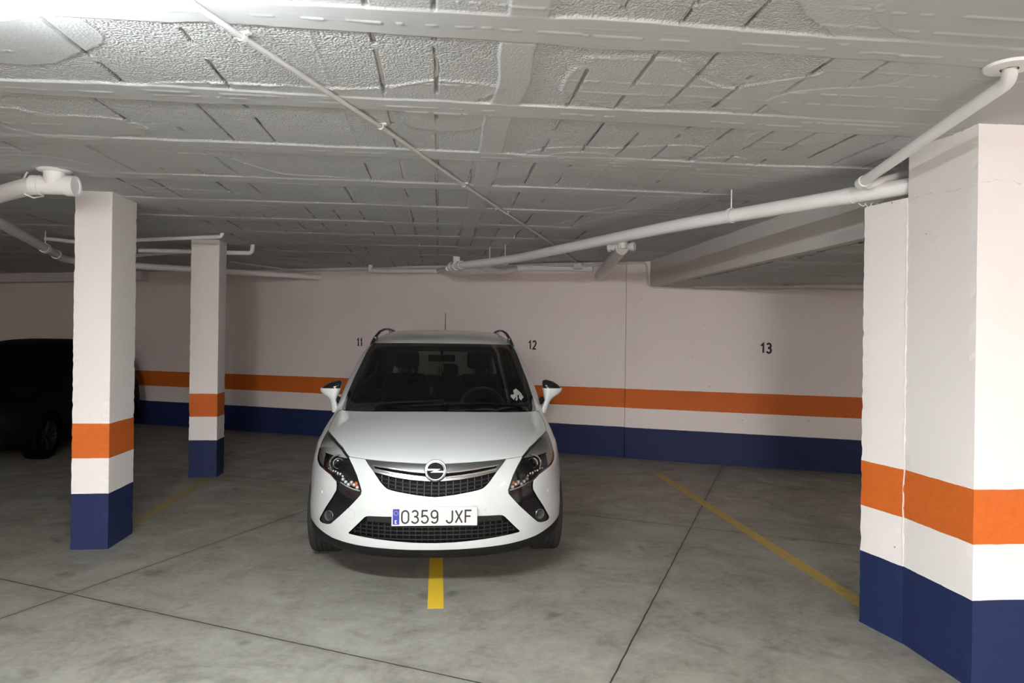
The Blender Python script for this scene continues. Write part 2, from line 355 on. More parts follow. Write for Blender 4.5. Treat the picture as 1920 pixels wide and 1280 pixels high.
def soffit(name, xs, ys, z, back, mask=None, shift=0.0):
    Xg, Yg = np.meshgrid(xs, ys); Hh, peb, gap = relief(Xg + shift, Yg + shift)
    if shift: Hh = Hh + 0.006 * sstep(.56, .60, fbm(Xg * 0.8, Yg * 24, 55, 2)) * (fbm(Xg * 3, Yg * 9, 57, 2) > .42)      # board marks
    nx, ny = len(xs), len(ys); V = np.stack([Xg, Yg, z - Hh], -1).reshape(-1, 3)
    idx = np.arange(nx * ny).reshape(ny, nx); q = np.stack([idx[:-1, :-1], idx[1:, :-1], idx[1:, 1:], idx[:-1, 1:]], -1).reshape(-1, 4)
    if mask is not None:
        cx = V[q].mean(1); q = q[mask(cx[:, 0], cx[:, 1])]
    me = bpy.data.meshes.new(name); me.vertices.add(len(V)); me.vertices.foreach_set('co', V.astype(np.float32).ravel())
    me.loops.add(q.size); me.loops.foreach_set('vertex_index', q.astype(np.int32).ravel())
    me.polygons.add(len(q)); me.polygons.foreach_set('loop_start', np.arange(0, q.size, 4, dtype=np.int32)); me.polygons.foreach_set('use_smooth', np.ones(len(q), bool))
    at_ = me.attributes.new('pebble', 'FLOAT', 'POINT'); at_.data.foreach_set('value', peb.astype(np.float32).ravel())
    at_ = me.attributes.new('joint_and_edge_shade', 'FLOAT', 'POINT'); at_.data.foreach_set('value', gap.astype(np.float32).ravel())
    me.update(calc_edges=True); me.validate()
    bm = bmesh.new(); bm.from_mesh(me); bmesh.ops.delete(bm, geom=[v for v in bm.verts if not v.link_faces], context='VERTS'); bm.to_mesh(me); bm.free()
    return link(name, me, None, M_CEIL)
ys = [1.55]
while ys[-1] < 13.2: ys.append(ys[-1] + min(0.03, max(0.007, 0.0026 * ys[-1])))
ys = np.array(ys); XS = 2.765
xs = np.r_[np.arange(-7.6, -2.6, 0.02), np.arange(-2.6, -1.2, 0.009), np.arange(-1.2, 1.7, 0.0048), np.arange(1.7, XS, 0.008), XS]
ceiling = struct(soffit('ceiling', xs, ys, HC, True, mask=lambda x, y: y < WA[1] + (x - WA[0]) * WD[1] / WD[0] + 0.1))
mb = MB(); mb.prism([(X0, Y0), (X1, Y0), (X1, wall_y(X1)), (X0, wall_y(X0))], HC + 0.012, HC + 0.25)
mb.box((X0, Y0, HC), (X1, 1.55, HC + .012)); mb.box((XS, 1.55, HC), (X1, 3.8, HC + .012)); mb.prism([(X0, 1.55), (-7.6, 1.55), (-7.6, wall_y(-7.6)), (X0, wall_y(X0))], HC, HC + .012)
struct(mb.build('ceiling_slab', M_PLAIN))
# lowered slab on the right: its edge face, then its own ribbed soffit
mb = MB(); mb.prism([(XS, 3.78), (X1, 3.78), (X1, wall_y(X1, True) + .05), (XS, wall_y(XS, True) + .05)], HL + 0.012, HC + 0.01)
mb.prism([(XS, 3.78), (XS + .10, 3.78), (XS + .10, wall_y(XS, True) + .05), (XS, wall_y(XS, True) + .05)], HL - 0.002, HL + .012)
struct(mb.build('ceiling_lowered_edge', M_BEAM))
ys2 = np.arange(3.8, 9.2, 0.009); xs2 = np.arange(XS + .09, X1, 0.03)
struct(soffit('ceiling_lowered', xs2, ys2, HL, True, mask=lambda x, y: y < wall_y(XS, True) + (x - XS) * WD[1] / WD[0] + .05, shift=4.0))
# dropped band over the far left of the back wall
p = [(X0, wall_y(X0) - .28), (-5.0, wall_y(-5.0) - .28), (-5.0, wall_y(-5.0)), (X0, wall_y(X0))]
mb = MB(); mb.prism(p, 2.47, HC + .005); struct(mb.build('trim_1', M_BEAM))

# ------------------------------------------------------------------ columns
def rough_column(mb, poly, z0, z1, name, parent=None, amp=0.003):
    """square concrete shaft with slightly chipped arrises"""
    bm = bmesh.new(); n = len(poly); nz = int((z1 - z0) / 0.03); P = []
    for i in range(n):
        a, b = Vector(poly[i]), Vector(poly[(i + 1) % n]); k = max(2, int((b - a).length / 0.04))
        P += [(a.lerp(b, j / k), j == 0) for j in range(k)]
    cx = sum(p[0] for p in poly) / n; cy = sum(p[1] for p in poly) / n; rings = []
    for q in range(nz + 1):
        z = z0 + (z1 - z0) * q / nz; ring = []
        for (p, corner) in P:
            v = Vector((p.x, p.y, z)); k = amp * (RNG.random() ** 3) * (2.2 if corner else 0.25)
            d = Vector((cx - p.x, cy - p.y, 0)).normalized(); v += d * k; ring.append(bm.verts.new(v))
        rings.append(ring)
    m = len(P)
    for q in range(nz):
        for i in range(m): bm.faces.new((rings[q][i], rings[q][(i + 1) % m], rings[q + 1][(i + 1) % m], rings[q + 1][i]))
    bm.faces.new(rings[-1]); bm.faces.new(rings[0][::-1])
    me = bpy.data.meshes.new(name); bmesh.ops.recalc_face_normals(bm, faces=bm.faces); bm.to_mesh(me); bm.free()
    return link(name, me, parent, M_COL)
def rect(x0, x1, y0, y1): return [(x0, y0), (x1, y0), (x1, y1), (x0, y1)]
c1 = rough_column(None, rect(-2.665, -2.405, 5.385, 5.80), 0, HC + .004, 'column')
tag(c1, 'concrete column with orange and blue bands nearest on the left, beside the dark car', 'column'); c1['kind'] = 'thing'
c2 = rough_column(None, rect(-2.735, -2.435, 7.985, 8.25), 0, HC + .004, 'column')
tag(c2, 'slimmer banded concrete column farther back, between the left column and the white car', 'column'); c2['kind'] = 'thing'
c3 = rough_column(None, rect(2.477, 3.12, 2.975, 3.455), 0, HC - .001, 'column')
tag(c3, 'wide banded concrete column in the right foreground with a shorter pier behind', 'column'); c3['kind'] = 'thing'
rough_column(None, [(2.472, 3.456), (3.12, 3.456), (3.12, 3.745), (2.417, 3.745)], 0, 2.375, 'pier', c3)
mb = MB(); mb.tube([(2.474 + random.uniform(-.002, .002), 3.458 + random.uniform(-.004, .004), z) for z in np.arange(0.42, 2.37, 0.05)], 0.004, 6); mb.build('plaster_bead', M_PLAIN, c3, True)
mb = MB(); pj = [(2.475, y) for y in np.arange(3.45, 2.975, -.018)] + [(x, 2.973) for x in np.arange(2.475, 3.1, .018)]
mb.tube([(x + random.uniform(-.001, .001), y, 2.352 + random.uniform(-.006, .006) + .012 * math.sin(i * .23)) for i, (x, y) in enumerate(pj)], [random.choice((.0008, .0008, .0008, .002, .0042)) for _ in pj], 6); mb.build('construction_joint', M_COL, c3, True)

# ------------------------------------------------------------------ painted bay lines and bay numbers (parts of the floor and the wall)
def bay_line(x0, x1, y0, y1, m, dx=0.0):
    mb = MB(); mb.add([(x0, y0, .0015), (x1, y0, .0015), (x1 + dx, y1, .0015), (x0 + dx, y1, .0015), (x0, y0, -.01), (x1, y0, -.01), (x1 + dx, y1, -.01), (x0 + dx, y1, -.01)],
                      [(0, 1, 2, 3), (0, 4, 5, 1), (1, 5, 6, 2), (2, 6, 7, 3), (3, 7, 4, 0)]); return mb.build('bay_line', m, floor)
bay_line(-.047, .048, 4.105, 9.6, M_YEL)['label'] = 'bright yellow line under the white car'
bay_line(2.545, 2.645, 3.76, 8.0, M_YOLD)['label'] = 'worn mustard yellow line beside the right column'
bay_line(-2.555, -2.465, 5.82, 7.97, M_YDIM)['label'] = 'faded dull yellow line between the two left columns'
def bay_number(txt, px, py, h, w, gap, stroke):
    c = Vector(onwall(px, py, 0.0)); a = Vector(WD); n = Vector(-WN); mb = MB()
    at = lambda x, y, t: c + a * x + Vector((0, 0, y)) + n * (t + .0005)
    tot = len(txt) * w + (len(txt) - 1) * gap; x = -tot / 2
    for ch in txt:
        glyph(mb, ch, x, -h / 2, w, h, stroke, at, 0.001); x += w + gap
    mb.build('bay_number', M_INK, wall_back)['label'] = 'black number %s painted on the wall' % txt
bay_number('11', 674.5, 641.5, .115, .030, .026, .024)
bay_number('12', 998.0, 646.5, .115, .044, .022, .021)
bay_number('13', 1436.0, 652.5, .118, .050, .022, .024)

# ------------------------------------------------------------------ pipes and conduits
def clamp(parent, p, axis, r, rod=True):
    mb = MB(); mb.lathe([(r + .001, -.011), (r + .006, -.011), (r + .006, .011), (r + .001, .011)], p, axis, 24, True)
    b = mb.build('pipe_clamp', M_PIPE, parent, True)
    if rod:
        mb = MB(); mb.tube([(p[0], p[1], p[2] + r + .002), (p[0], p[1], HC + .005)], .0045, 8); mb.build('hanger_rod', M_PIPE, b, True)
def pipe(name, label, cat, pts, r, rb=0.08, seg=20, m=M_PIPE, sockets=(), group=None):
    mb = MB(); P = bend(pts, rb) if rb else pts; mb.tube(P, r, seg); o = mb.build(name, m, None, True); tag(o, label, cat, group)
    for p, ax, L, k in sockets:
        q = MB(); q.lathe([(r * .9, -L / 2), (r * k, -L / 2), (r * k, L / 2), (r * .9, L / 2)], p, ax, 28, True); q.build('socket_joint', m, o, True)
    return o
V3 = lambda p: Vector(p)
# A: main drain
a0 = V3(onz(1718, 347, 2.45)); a1 = V3(onz(1600, 366, 2.45)); a2 = V3(onz(1280, 420, 2.45)); a3 = V3(onz(960, 486, 2.45)); a4 = V3(onz(846, 500, 2.45))
d = (a4 - a1).normalized()
main = pipe('drain_pipe', 'long thick white drain pipe running from the right column to the back wall', 'pipe', [a0, a1, a2, a3, a4], .046, .35,
            sockets=[(a4 - d * .25, d, .07, 1.12), (a4 - d * .10, d, .09, 1.16), (a4 - d * .02, d, .05, 1.22), (a1 + (a2 - a1) * .02, d, .06, 1.06)])
clamp(main, V3(onz(1371, 404, 2.45)), d, .046); clamp(main, V3(onz(947, 488, 2.45)), d, .046); clamp(main, V3(onz(918, 491.5, 2.45)), d, .046)
mb = MB(); q0 = a1 + Vector((.02, -.02, -.05))
for k in range(5): mb.tube(bend([q0 + Vector((.03 * k, -.01 * k, 0)), q0 + Vector((.02 + .03 * k, -.015, -.022 - .006 * (k % 3))), q0 + Vector((.05 + .03 * k, -.01 * k, .004))], .02, 3), .0025, 6)
mb.build('wire_tie', M_PIPE, main, True)
# B: branch from the ceiling flange down to the main
b0 = V3(onz(1893, 118, HC)); b1 = V3(onz(1893, 152, 2.585)); b2 = V3(onz(1612, 345, 2.475))
br = pipe('branch_pipe', 'slim white branch pipe dropping from the ceiling flange into the thick drain pipe', 'pipe', [b0, b1, b1.lerp(b2, .55), b2], .026, .05,
          sockets=[(b2 + (b1 - b2).normalized() * .03, (b1 - b2), .05, 1.2)])
mb = MB(); mb.lathe([(.0, 0), (.075, 0), (.085, .006), (.08, .016), (.03, .02)], (b0.x, b0.y, HC - .004), (0, 0, -1), 32); mb.build('ceiling_flange', M_PIPE, br, True)
# second branch passing behind the column head
e0 = V3(onz(1628, 347, 2.47)); e1 = V3(onz(1703, 326, 2.565))
pipe('branch_pipe', 'short white branch pipe passing behind the head of the right column', 'pipe', [e0, e0.lerp(e1, .5) + Vector((0, 0, .004)), e1, Vector((e1.x + .5, max(e1.y, 3.53) + .06, e1.z))], .022, .05)
# elbow sweeping out from under the main, and the wall run it joins
g = [V3(onz(893, 495, 2.45)), V3(onz(915, 504, 2.44)), V3(onz(938, 508, 2.44)), V3(onwall(966, 503, .06)), V3(onwall(985, 502.4, .06))]
pipe('elbow_pipe', 'grey white swept elbow hanging under the far end of the drain pipe', 'pipe', g, .045, .12)
w0 = V3(onwall(972, 502, .06)); w1 = V3(onwall(1112, 503.5, .06))
pipe('wall_pipe', 'white pipe along the top of the back wall right of the swept elbow', 'pipe', [w0, w1], .042, 0)
h0 = V3(onz(840, 503, 2.47)); h1 = V3(onz(822, 508, 2.545)); h2 = V3(onz(698, 507, 2.545)); h3 = Vector((h2.x - .02, h2.y, HC))
h4 = Vector((h2.x - .035, h2.y + .01, 2.55))
pipe('wall_pipe', 'slim white pipe with an upturned end, left of the drain pipe over the car', 'pipe', [h0, h1, h2, h4, h3], .033, .05,
     sockets=[(h1 + (h2 - h1).normalized() * .03, h2 - h1, .06, 1.18)])
mb = MB(); k0 = V3(onz(855, 490, 2.56)); mb.box((k0.x - .04, k0.y - .03, 2.50), (k0.x + .05, k0.y + .03, HC + .004)); o = mb.build('pipe_bracket', M_PIPE, None, bevel=.006); tag(o, 'small white block bracket above the far end of the drain pipe', 'bracket')
# stub with a tee, near the back wall
t0 = V3(onz(1166, 466, 2.49)); t1 = V3(onwall(1124, 517, .03)); tl = V3(onz(1142, 464, 2.52)); tr = V3(onz(1189, 462, 2.52))
tee = pipe('tee_pipe', 'thick greyish pipe slanting from a ceiling tee down to the back wall', 'pipe', [t0, t1], .062, 0, 24)
mb = MB(); mb.tube([tl, tr], .038, 20); b_ = mb.build('tee_fitting', M_PIPE, tee, True)
for f in (.04, .34, .96):
    q = MB(); p = tl.lerp(tr, f); q.lathe([(.03, -.018), (.047, -.018), (.047, .018), (.03, .018)], p, tr - tl, 24, True); q.build('collar', M_PIPE, b_, True)
mb = MB(); mb.tube([t0 + Vector((0, 0, .0)), Vector((t0.x + .01, t0.y, HC + .004))], .05, 20); mb.build('riser', M_PIPE, tee, True)
# left-hand pipes
l0 = V3(onz(-45, 379, 2.51)); l1 = V3(onz(0, 364, 2.515)); l2 = V3(onz(62, 347, 2.525)); l3 = V3(onz(141, 349, 2.525))
lp = pipe('soil_pipe', 'thick white pipe with a capped tee at the top of the left column', 'pipe', [l0, l1, l2, l3], .056, .12, 28,
          sockets=[(l2 + (l3 - l2) * .08, l3 - l2, .05, 1.12), (l2 + (l3 - l2) * .92, l3 - l2, .055, 1.16)])
s0 = l2.lerp(l3, .5); mb = MB(); mb.tube([s0, Vector((s0.x, s0.y, HC + .003))], .061, 28); ri = mb.build('riser', M_PIPE, lp, True)
mb = MB(); mb.lathe([(.05, 0), (.095, 0), (.10, .008), (.09, .018), (.06, .022)], (s0.x, s0.y, HC - .0), (0, 0, -1), 32); mb.build('ceiling_flange', M_PIPE, ri, True)
q = l2 + (l1 - l2) * .25; mb = MB(); mb.tube([Vector((q.x + .02, q.y, HC)), Vector((q.x + .01, q.y - .066, q.z)), Vector((q.x + .03, q.y - .05, q.z - .05)), Vector((q.x + .06, q.y - .01, q.z - .066)), Vector((q.x + .09, q.y + .05, q.z - .04))], .006, 8); mb.build('hanger_strap', M_PIPE, lp, True)
m0 = V3(onz(-40, 398, 2.455)); m1 = V3(onz(0, 418, 2.45)); m2 = V3(onz(106, 477, 2.45)); m3 = V3(onz(120, 487, 2.44)); m4 = V3(onz(266, 499, 2.45)); m5 = V3(onwall(596, 519, .055))
lw = pipe('drain_pipe', 'long grey white pipe passing behind both left columns to the back wall', 'pipe', [m0, m1, m2, m3, m4, m5], .042, .25, 20,
          sockets=[(m1.lerp(m2, .72), m2 - m1, .06, 1.2), (m2, m2 - m1, .09, 1.25), (m5, m5 - m4, .05, 1.15)])
clamp(lw, m1.lerp(m2, .74), m2 - m1, .048)
n0 = V3(onz(84, 447, 2.56)); n1 = V3(onz(140, 453, 2.56)); n2 = V3(onz(255, 450, 2.56)); n3 = V3(onz(414, 443.5, 2.585))
pipe('conduit_pipe', 'thin white pipe crossing in front of the head of the far left column', 'pipe', [n0, n1, n2, n3, Vector((n3.x + .02, n3.y, HC))], .02, .04, 12)
n0 = V3(onz(262, 463, 2.57)); n1 = V3(onz(444, 463, 2.57)); n0 = Vector((n0.x, 8.33, 2.53)); n1 = V3(onz(446, 463, 2.53)); n1.y = 8.33 if n1.y < 8.33 else n1.y
pipe('conduit_pipe', 'thin white pipe behind the far left column with an elbow up to the ceiling', 'pipe', [n0, n1, Vector((n1.x + .01, n1.y, HC))], .025, .05, 12)
n0 = V3(onz(200, 484, 2.53)); n1 = V3(onz(300, 475, 2.53)); n2 = V3(onz(372, 471, 2.54))
pipe('conduit_pipe', 'lowest of the thin white pipes seen between the two left columns', 'pipe', [n0, n1, n2, Vector((n2.x + .02, n2.y, HC))], .02, .05, 12)
# surface conduit across the ceiling, to a box on the far wall
k0 = onz(345, -4, 2.612); k1 = onz(455, 70, 2.612); k2 = onz(715, 238, 2.612); k3 = onz(870, 347, 2.612); k4 = onz(1040, 460, 2.612); k5 = onz(1083, 493, 2.605)
cd = pipe('ceiling_conduit', 'thin white conduit crossing the ceiling diagonally above the car', 'conduit', [k0, k1, k2, k3, k4, k5], .0105, .3, 10, M_COND)
for kk, nx in ((k1, k2), (k2, k3), (k3, k4), (onz(950, 399, 2.612), k4)):
    dv = (V3(nx) - V3(kk)).normalized(); q = MB(); q.lathe([(.010, -.009), (.0155, -.009), (.0155, .009), (.010, .009)], kk, dv, 12, True)
    q.obox(V3(kk) + Vector((0, 0, .012)), dv * .009, dv.cross(Vector((0, 0, 1))) * .03, Vector((0, 0, .005))); q.build('saddle_clip', M_COND, cd, True)
jb = V3(onwall(1084, 498.5, .14)); mb = MB(); aw = Vector(WD); nw = Vector(WN)
mb.obox(jb, aw * .06, nw * .03, Vector((0, 0, .045))); o = mb.build('junction_box', M_COND, None, bevel=.008); tag(o, 'small white junction box at the top of the back wall', 'junction box')
q = MB(); q.obox(jb - nw * .033, aw * .052, nw * .004, Vector((0, 0, .038))); q.build('cover_plate', M_COND, o, bevel=.003)
for s_ in (-1, 1): q = MB(); q.tube([jb + aw * .058 * s_, jb + aw * .085 * s_], .014, 12); q.build('cable_gland', M_COND, o, True)
u0 = jb + aw * .09; u1 = V3(onwall(1140, 494.5, .05)); u2 = V3(onwall(1212, 492, .03)); u3 = V3(onwall(1215, 537, .03)); u4 = V3(onwall(1300, 541.5, .03)); u5 = V3(onwall(1650, 543, .03))
pipe('wall_conduit', 'white conduit stepping down from the ceiling along the right of the back wall', 'conduit', [u0, u1, u2, u3, u4, u5], .0125, .06, 10, M_COND)
u0 = jb - aw * .09; u1 = V3(onwall(960, 497, .03)); u2 = V3(onwall(690, 507, .03)); u3 = V3(onwall(560, 508, .03)); u4 = V3(onz(430, 490, 2.605))
pipe('wall_conduit', 'thin white conduit along the wall top behind the car, left of the junction box', 'conduit', [u0, u1, u2, u3, u4], .011, .05, 10, M_COND)

# ------------------------------------------------------------------ lamps
def luminaire(label, c, ang, L, w, h, m):
    t_ = thing('ceiling_lamp', label, 'lamp', (c[0], c[1], HC), ang)
    q = MB(); q.box((-L / 2, -w / 2 - .004, -.091), (L / 2, w / 2 + .004, .002)); q.build('lamp_tray', M_TRAY, t_, bevel=.004)
    pr = [(-w / 2, -.09)] + [(-w / 2 * math.cos(a), -.092 - (h - .092) * math.sin(a) ** .7) for a in np.linspace(.15, PI - .15, 9)] + [(w / 2, -.09)]
    q = MB(); n_ = len(pr)
    q.add([(s_ * (L / 2 - .01), y, z) for s_ in (-1, 1) for y, z in pr], [tuple(range(n_ - 1, -1, -1)), tuple(range(n_, 2 * n_))] + [(i, i + 1, n_ + i + 1, n_ + i) for i in range(n_ - 1)])
    q.build('lamp_diffuser', m, t_)
luminaire('glaring white strip lamp on the ceiling at the top left corner', (-.94, 1.985, 0), math.radians(-20.5), 1.27, .17, .12, M_LAMP)
luminaire('added unseen strip lamp on the ceiling behind the viewer', (-0.6, -4.6, 0), math.radians(108), 1.27, .17, .12, M_FILL_REAR)  # added fill lamp: the visible one alone leaves the far walls dim
luminaire('added unseen strip lamp on the ceiling beyond the right column', (5.2, .1, 0), math.radians(108), 1.27, .17, .12, M_FILL_RIGHT)  # added weak fill for the right part of the back wall
w = bpy.data.worlds.new('world'); SC.world = w; w.use_nodes = True
w.node_tree.nodes['Background'].inputs[0].default_value = (.5, .5, .5, 1); w.node_tree.nodes['Background'].inputs[1].default_value = 0.0

# ------------------------------------------------------------------ the cars
# Body surface: rings stacked from the sill to the roof. Per ring: front centre (y, z), half width, side height front / rear,
# y where the nose curve ends, its two exponents, rear centre y, start of the rear curve, its exponent. Metres, y = 0 at the front bumper.
ROWS = np.array([
 [.30,.185,.76,.20,.25, 1.05,2.8,2.0,4.45,3.9,4.0],
 [.10,.195,.866,.215,.27, 1.05,2.8,2.0,4.56,3.9,4.0],
 [.045,.225,.910,.235,.29, 1.02,2.8,2.0,4.60,3.9,4.0],
 [.015,.29,.930,.30,.33, 1.0,2.8,2.0,4.62,3.9,4.0],
 [.0,.40,.934,.42,.42, 1.0,2.8,2.0,4.64,3.9,4.0],
 [.0,.50,.930,.52,.52, 1.02,2.8,2.0,4.65,3.9,4.0],
 [.012,.60,.927,.62,.62, 1.04,2.8,2.0,4.65,3.9,4.0],
 [.035,.69,.920,.70,.72, 1.06,2.8,2.0,4.64,3.9,4.0],
 [.065,.76,.912,.765,.80, 1.10,2.8,2.0,4.63,3.9,4.0],
 [.11,.812,.904,.81,.86, 1.12,2.75,2.0,4.62,3.9,4.0],
 [.20,.862,.896,.845,.91, 1.20,2.7,2.0,4.60,3.9,4.0],
 [.38,.922,.890,.878,.94, 1.28,2.7,2.0,4.58,3.9,4.0],
 [.65,.985,.882,.915,.97, 1.40,2.7,2.0,4.56,3.9,4.0],
 [.92,1.032,.870,.96,1.01, 1.55,2.8,2.0,4.54,3.9,4.0],
 [1.05,1.056,.860,1.0,1.05, 1.60,3.0,2.0,4.52,3.9,4.0],
 [1.22,1.145,.845,1.075,1.12, 1.68,3.2,2.0,4.50,3.9,4.0],
 [1.48,1.285,.815,1.20,1.23, 1.86,3.4,2.0,4.45,3.85,4.0],
 [1.76,1.425,.770,1.34,1.36, 2.08,3.6,2.0,4.38,3.8,4.0],
 [1.97,1.520,.725,1.455,1.46, 2.28,3.8,2.0,4.32,3.75,4.0],
 [2.12,1.570,.675,1.53,1.53, 2.42,3.8,2.0,4.30,3.7,4.0],
[2.40,1.615,.615,1.592,1.58, 2.72,3.8,2.0,4.22,3.62,4.0],
[2.75,1.648,.53,1.637,1.615, 3.02,3.4,2.0,4.08,3.52,4.0],
 [3.0,1.662,.32,1.658,1.645, 3.15,2.8,2.0,3.7,3.4,3.0]])
def pchip(rows, V):
    n = len(rows); d = np.diff(rows, axis=0); m = np.zeros_like(rows); a, b = d[:-1], d[1:]
    m[1:-1] = np.where(a * b > 0, 2 * a * b / (a + b + 1e-15 * np.sign(a + b) + 1e-18), 0); m[0] = d[0]; m[-1] = d[-1]
    i = np.clip(V.astype(int), 0, n - 2); t = (V - i)[:, None]
    return (2*t**3-3*t**2+1) * rows[i] + (t**3-2*t**2+t) * m[i] + (-2*t**3+3*t**2) * rows[i+1] + (t**3-t**2) * m[i+1]
def body_bmesh(nv, nf, ns, nr, sc=(1, 1, 1)):
    tt = np.linspace(0, PI / 2, 1200); rings = []
    for Yf, Zf, W, ZF, ZR, Ys, n, m, Yr, Yrs, nq in pchip(ROWS, np.linspace(0, len(ROWS) - 1, nv)):
        X = W * np.sin(tt) ** (2 / n); Y = Ys - (Ys - Yf) * np.cos(tt) ** (2 / m)
        s = np.r_[0, np.cumsum(np.hypot(np.diff(X), np.diff(Y)))]; q = np.linspace(0, s[-1], nf); xs_ = np.interp(q, s, X); ys_ = np.interp(q, s, Y)
        zs_ = Zf + (ZF - Zf) * np.clip(xs_ / W, 0, 1) ** 2.2
        y2 = np.linspace(Ys, Yrs, ns + 2)[1:-1]; z2 = ZF + (ZR - ZF) * (y2 - Ys) / (Yrs - Ys)
        X = W * np.cos(tt) ** (2 / nq); Y = Yrs + (Yr - Yrs) * np.sin(tt) ** (2 / 2.6)
        s = np.r_[0, np.cumsum(np.hypot(np.diff(X), np.diff(Y)))]; q = np.linspace(0, s[-1], nr); x3 = np.interp(q, s, X); y3 = np.interp(q, s, Y)
        x3[-1] = 0; h = np.c_[np.r_[xs_, np.full(ns, W), x3], np.r_[ys_, y2, y3], np.r_[zs_, z2, np.full(nr, ZR)]]
        h[0, 0] = 0; rings.append(np.r_[h, (h[1:-1] * [-1, 1, 1])[::-1]] * sc)
    bm = bmesh.new(); R_ = [[bm.verts.new(p) for p in r] for r in rings]; k = len(R_[0])
    for a, b in zip(R_[:-1], R_[1:]):
        for i in range(k): bm.faces.new((a[i], a[(i + 1) % k], b[(i + 1) % k], b[i]))
    half = k // 2
    for row, flip in ((R_[-1], 0), (R_[0], 1)):                    # close roof and underside with strips across
        for i in range(half):
            a, b, c_, d_ = row[i], row[i + 1], row[(k - i - 1) % k], row[(k - i) % k]
            vs = [v for j, v in enumerate((a, b, c_, d_)) if v not in (a, b, c_, d_)[:j]]
            if len(vs) >= 3: bm.faces.new(vs[::-1] if flip else vs)
    bmesh.ops.recalc_face_normals(bm, faces=bm.faces); return bm
AX = {'y': (0, 2), 'x': (1, 2), 'z': (0, 1)}
def cut_poly(bm, poly, axis, ok):
    """cut the outline of a polygon, extruded along an axis, into the faces for which ok(face) holds"""
    i, j = AX[axis]; n = len(poly); av = Vector([1.0 if c_ == axis else 0.0 for c_ in 'xyz'])
    for q in range(n):
        a, b = poly[q], poly[(q + 1) % n]; e = .004
        x0, x1, y0, y1 = min(a[0], b[0]) - e, max(a[0], b[0]) + e, min(a[1], b[1]) - e, max(a[1], b[1]) + e
        fs = []
        for f in bm.faces:
            vs = f.verts; us = [v.co[i] for v in vs]; ws = [v.co[j] for v in vs]
            if max(us) < x0 or min(us) > x1 or max(ws) < y0 or min(ws) > y1 or not ok(f): continue
            fs.append(f)
        if not fs: continue
        p = Vector((0, 0, 0)); p[i], p[j] = a; d = Vector((0, 0, 0)); d[i], d[j] = b[0] - a[0], b[1] - a[1]
        no = d.cross(av)
        if no.length < 1e-9: continue
        g = set(fs)
        for f in fs: g.update(f.edges); g.update(f.verts)
        bmesh.ops.bisect_plane(bm, geom=list(g), plane_co=p, plane_no=no.normalized(), dist=1e-5)
def inside(poly, x, y):
    c_ = False; n = len(poly); j = n - 1
    for i in range(n):
        xi, yi = poly[i]; xj, yj = poly[j]
        if (yi > y) != (yj > y) and x < (xj - xi) * (y - yi) / (yj - yi) + xi: c_ = not c_
        j = i
    return c_
def inset(poly, d):
    n = len(poly); A = sum(poly[i][0] * poly[(i + 1) % n][1] - poly[(i + 1) % n][0] * poly[i][1] for i in range(n)); sg = 1 if A > 0 else -1; out = []
    for i in range(n):
        p0, p1, p2 = Vector(poly[i - 1]), Vector(poly[i]), Vector(poly[(i + 1) % n])
        a = (p1 - p0).normalized(); b = (p2 - p1).normalized(); n0 = Vector((-a.y, a.x)) * sg; n1 = Vector((-b.y, b.x)) * sg
        m = n0 + n1; m = m.normalized() if m.length > 1e-6 else n0; out.append(tuple(p1 + m * (d / max(.5, m.dot(n0)))))
    return out
def mirror(poly): return [(-x, z) for x, z in poly]
def both(half): return half + [(-x, z) for x, z in half[::-1] if abs(x) > 1e-6]
def spline2(pts, k=4, closed=True):
    n = len(pts); out = []
    for i in range(n):
        p0, p1, p2, p3 = [Vector(pts[(i + q) % n]) for q in (-1, 0, 1, 2)]
        for j in range(k):
            t = j / k; out.append(tuple(0.5 * ((2 * p1) + (p2 - p0) * t + (2 * p0 - 5 * p1 + 4 * p2 - p3) * t * t + (3 * p1 - p0 - 3 * p2 + p3) * t ** 3)))
    return out
def extract(faces, name, mats, parent, off=(0, 0, 0), nrm=0.0, thick=0.0, wall=0.0, bvh=None, vn=None, smooth=True):
    """a patch of the body as a mesh of its own; nrm lifts it along the surface normal, thick gives it depth, wall draws sides back to the rim"""
    vmap = {}; bm = bmesh.new()
    for f in faces:
        for v in f.verts:
            if v not in vmap:
                nn = v.normal; vmap[v] = bm.verts.new(v.co + Vector(off) + nn * nrm)
    fl = []
    for f in faces:
        try: fl.append(bm.faces.new([vmap[v] for v in f.verts]))
        except ValueError: pass
    rim = {}
    if wall or thick:
        inv = {b: a for a, b in vmap.items()}
        for e in [e for e in bm.edges if len(e.link_faces) == 1]:
            for v in e.verts:
                if v not in rim:
                    src = inv[v]; rim[v] = bm.verts.new(src.co.copy() if wall else v.co - src.normal * thick)
            a, b = e.verts
            f0 = e.link_faces[0]; lo = [l_ for l_ in f0.loops if l_.edge == e][0]; a, b = lo.vert, lo.link_loop_next.vert
            bm.faces.new((b, a, rim[a], rim[b]))
    me = bpy.data.meshes.new(name); bm.normal_update(); bm.to_mesh(me); bm.free()
    o = link(name, me, parent, mats, smooth)
    if smooth:
        try: me.set_sharp_from_angle(angle=math.radians(42))
        except Exception: pass
    return o
def smooth_like(o, bvh, norms, tris):
    """take the shading normals of the uncut body"""
    me = o.data; out = []
    for v in me.vertices:
        loc, nn, idx, dd = bvh.find_nearest(v.co)
        ids = tris[idx]; w_ = [1 / ((Vector(norms[i][0]) - loc).length + 1e-5) for i in ids]; s_ = Vector((0, 0, 0))
        for i, q in zip(ids, w_): s_ += Vector(norms[i][1]) * q
        out.append(s_.normalized())
    me.normals_split_custom_set_from_vertices(out)

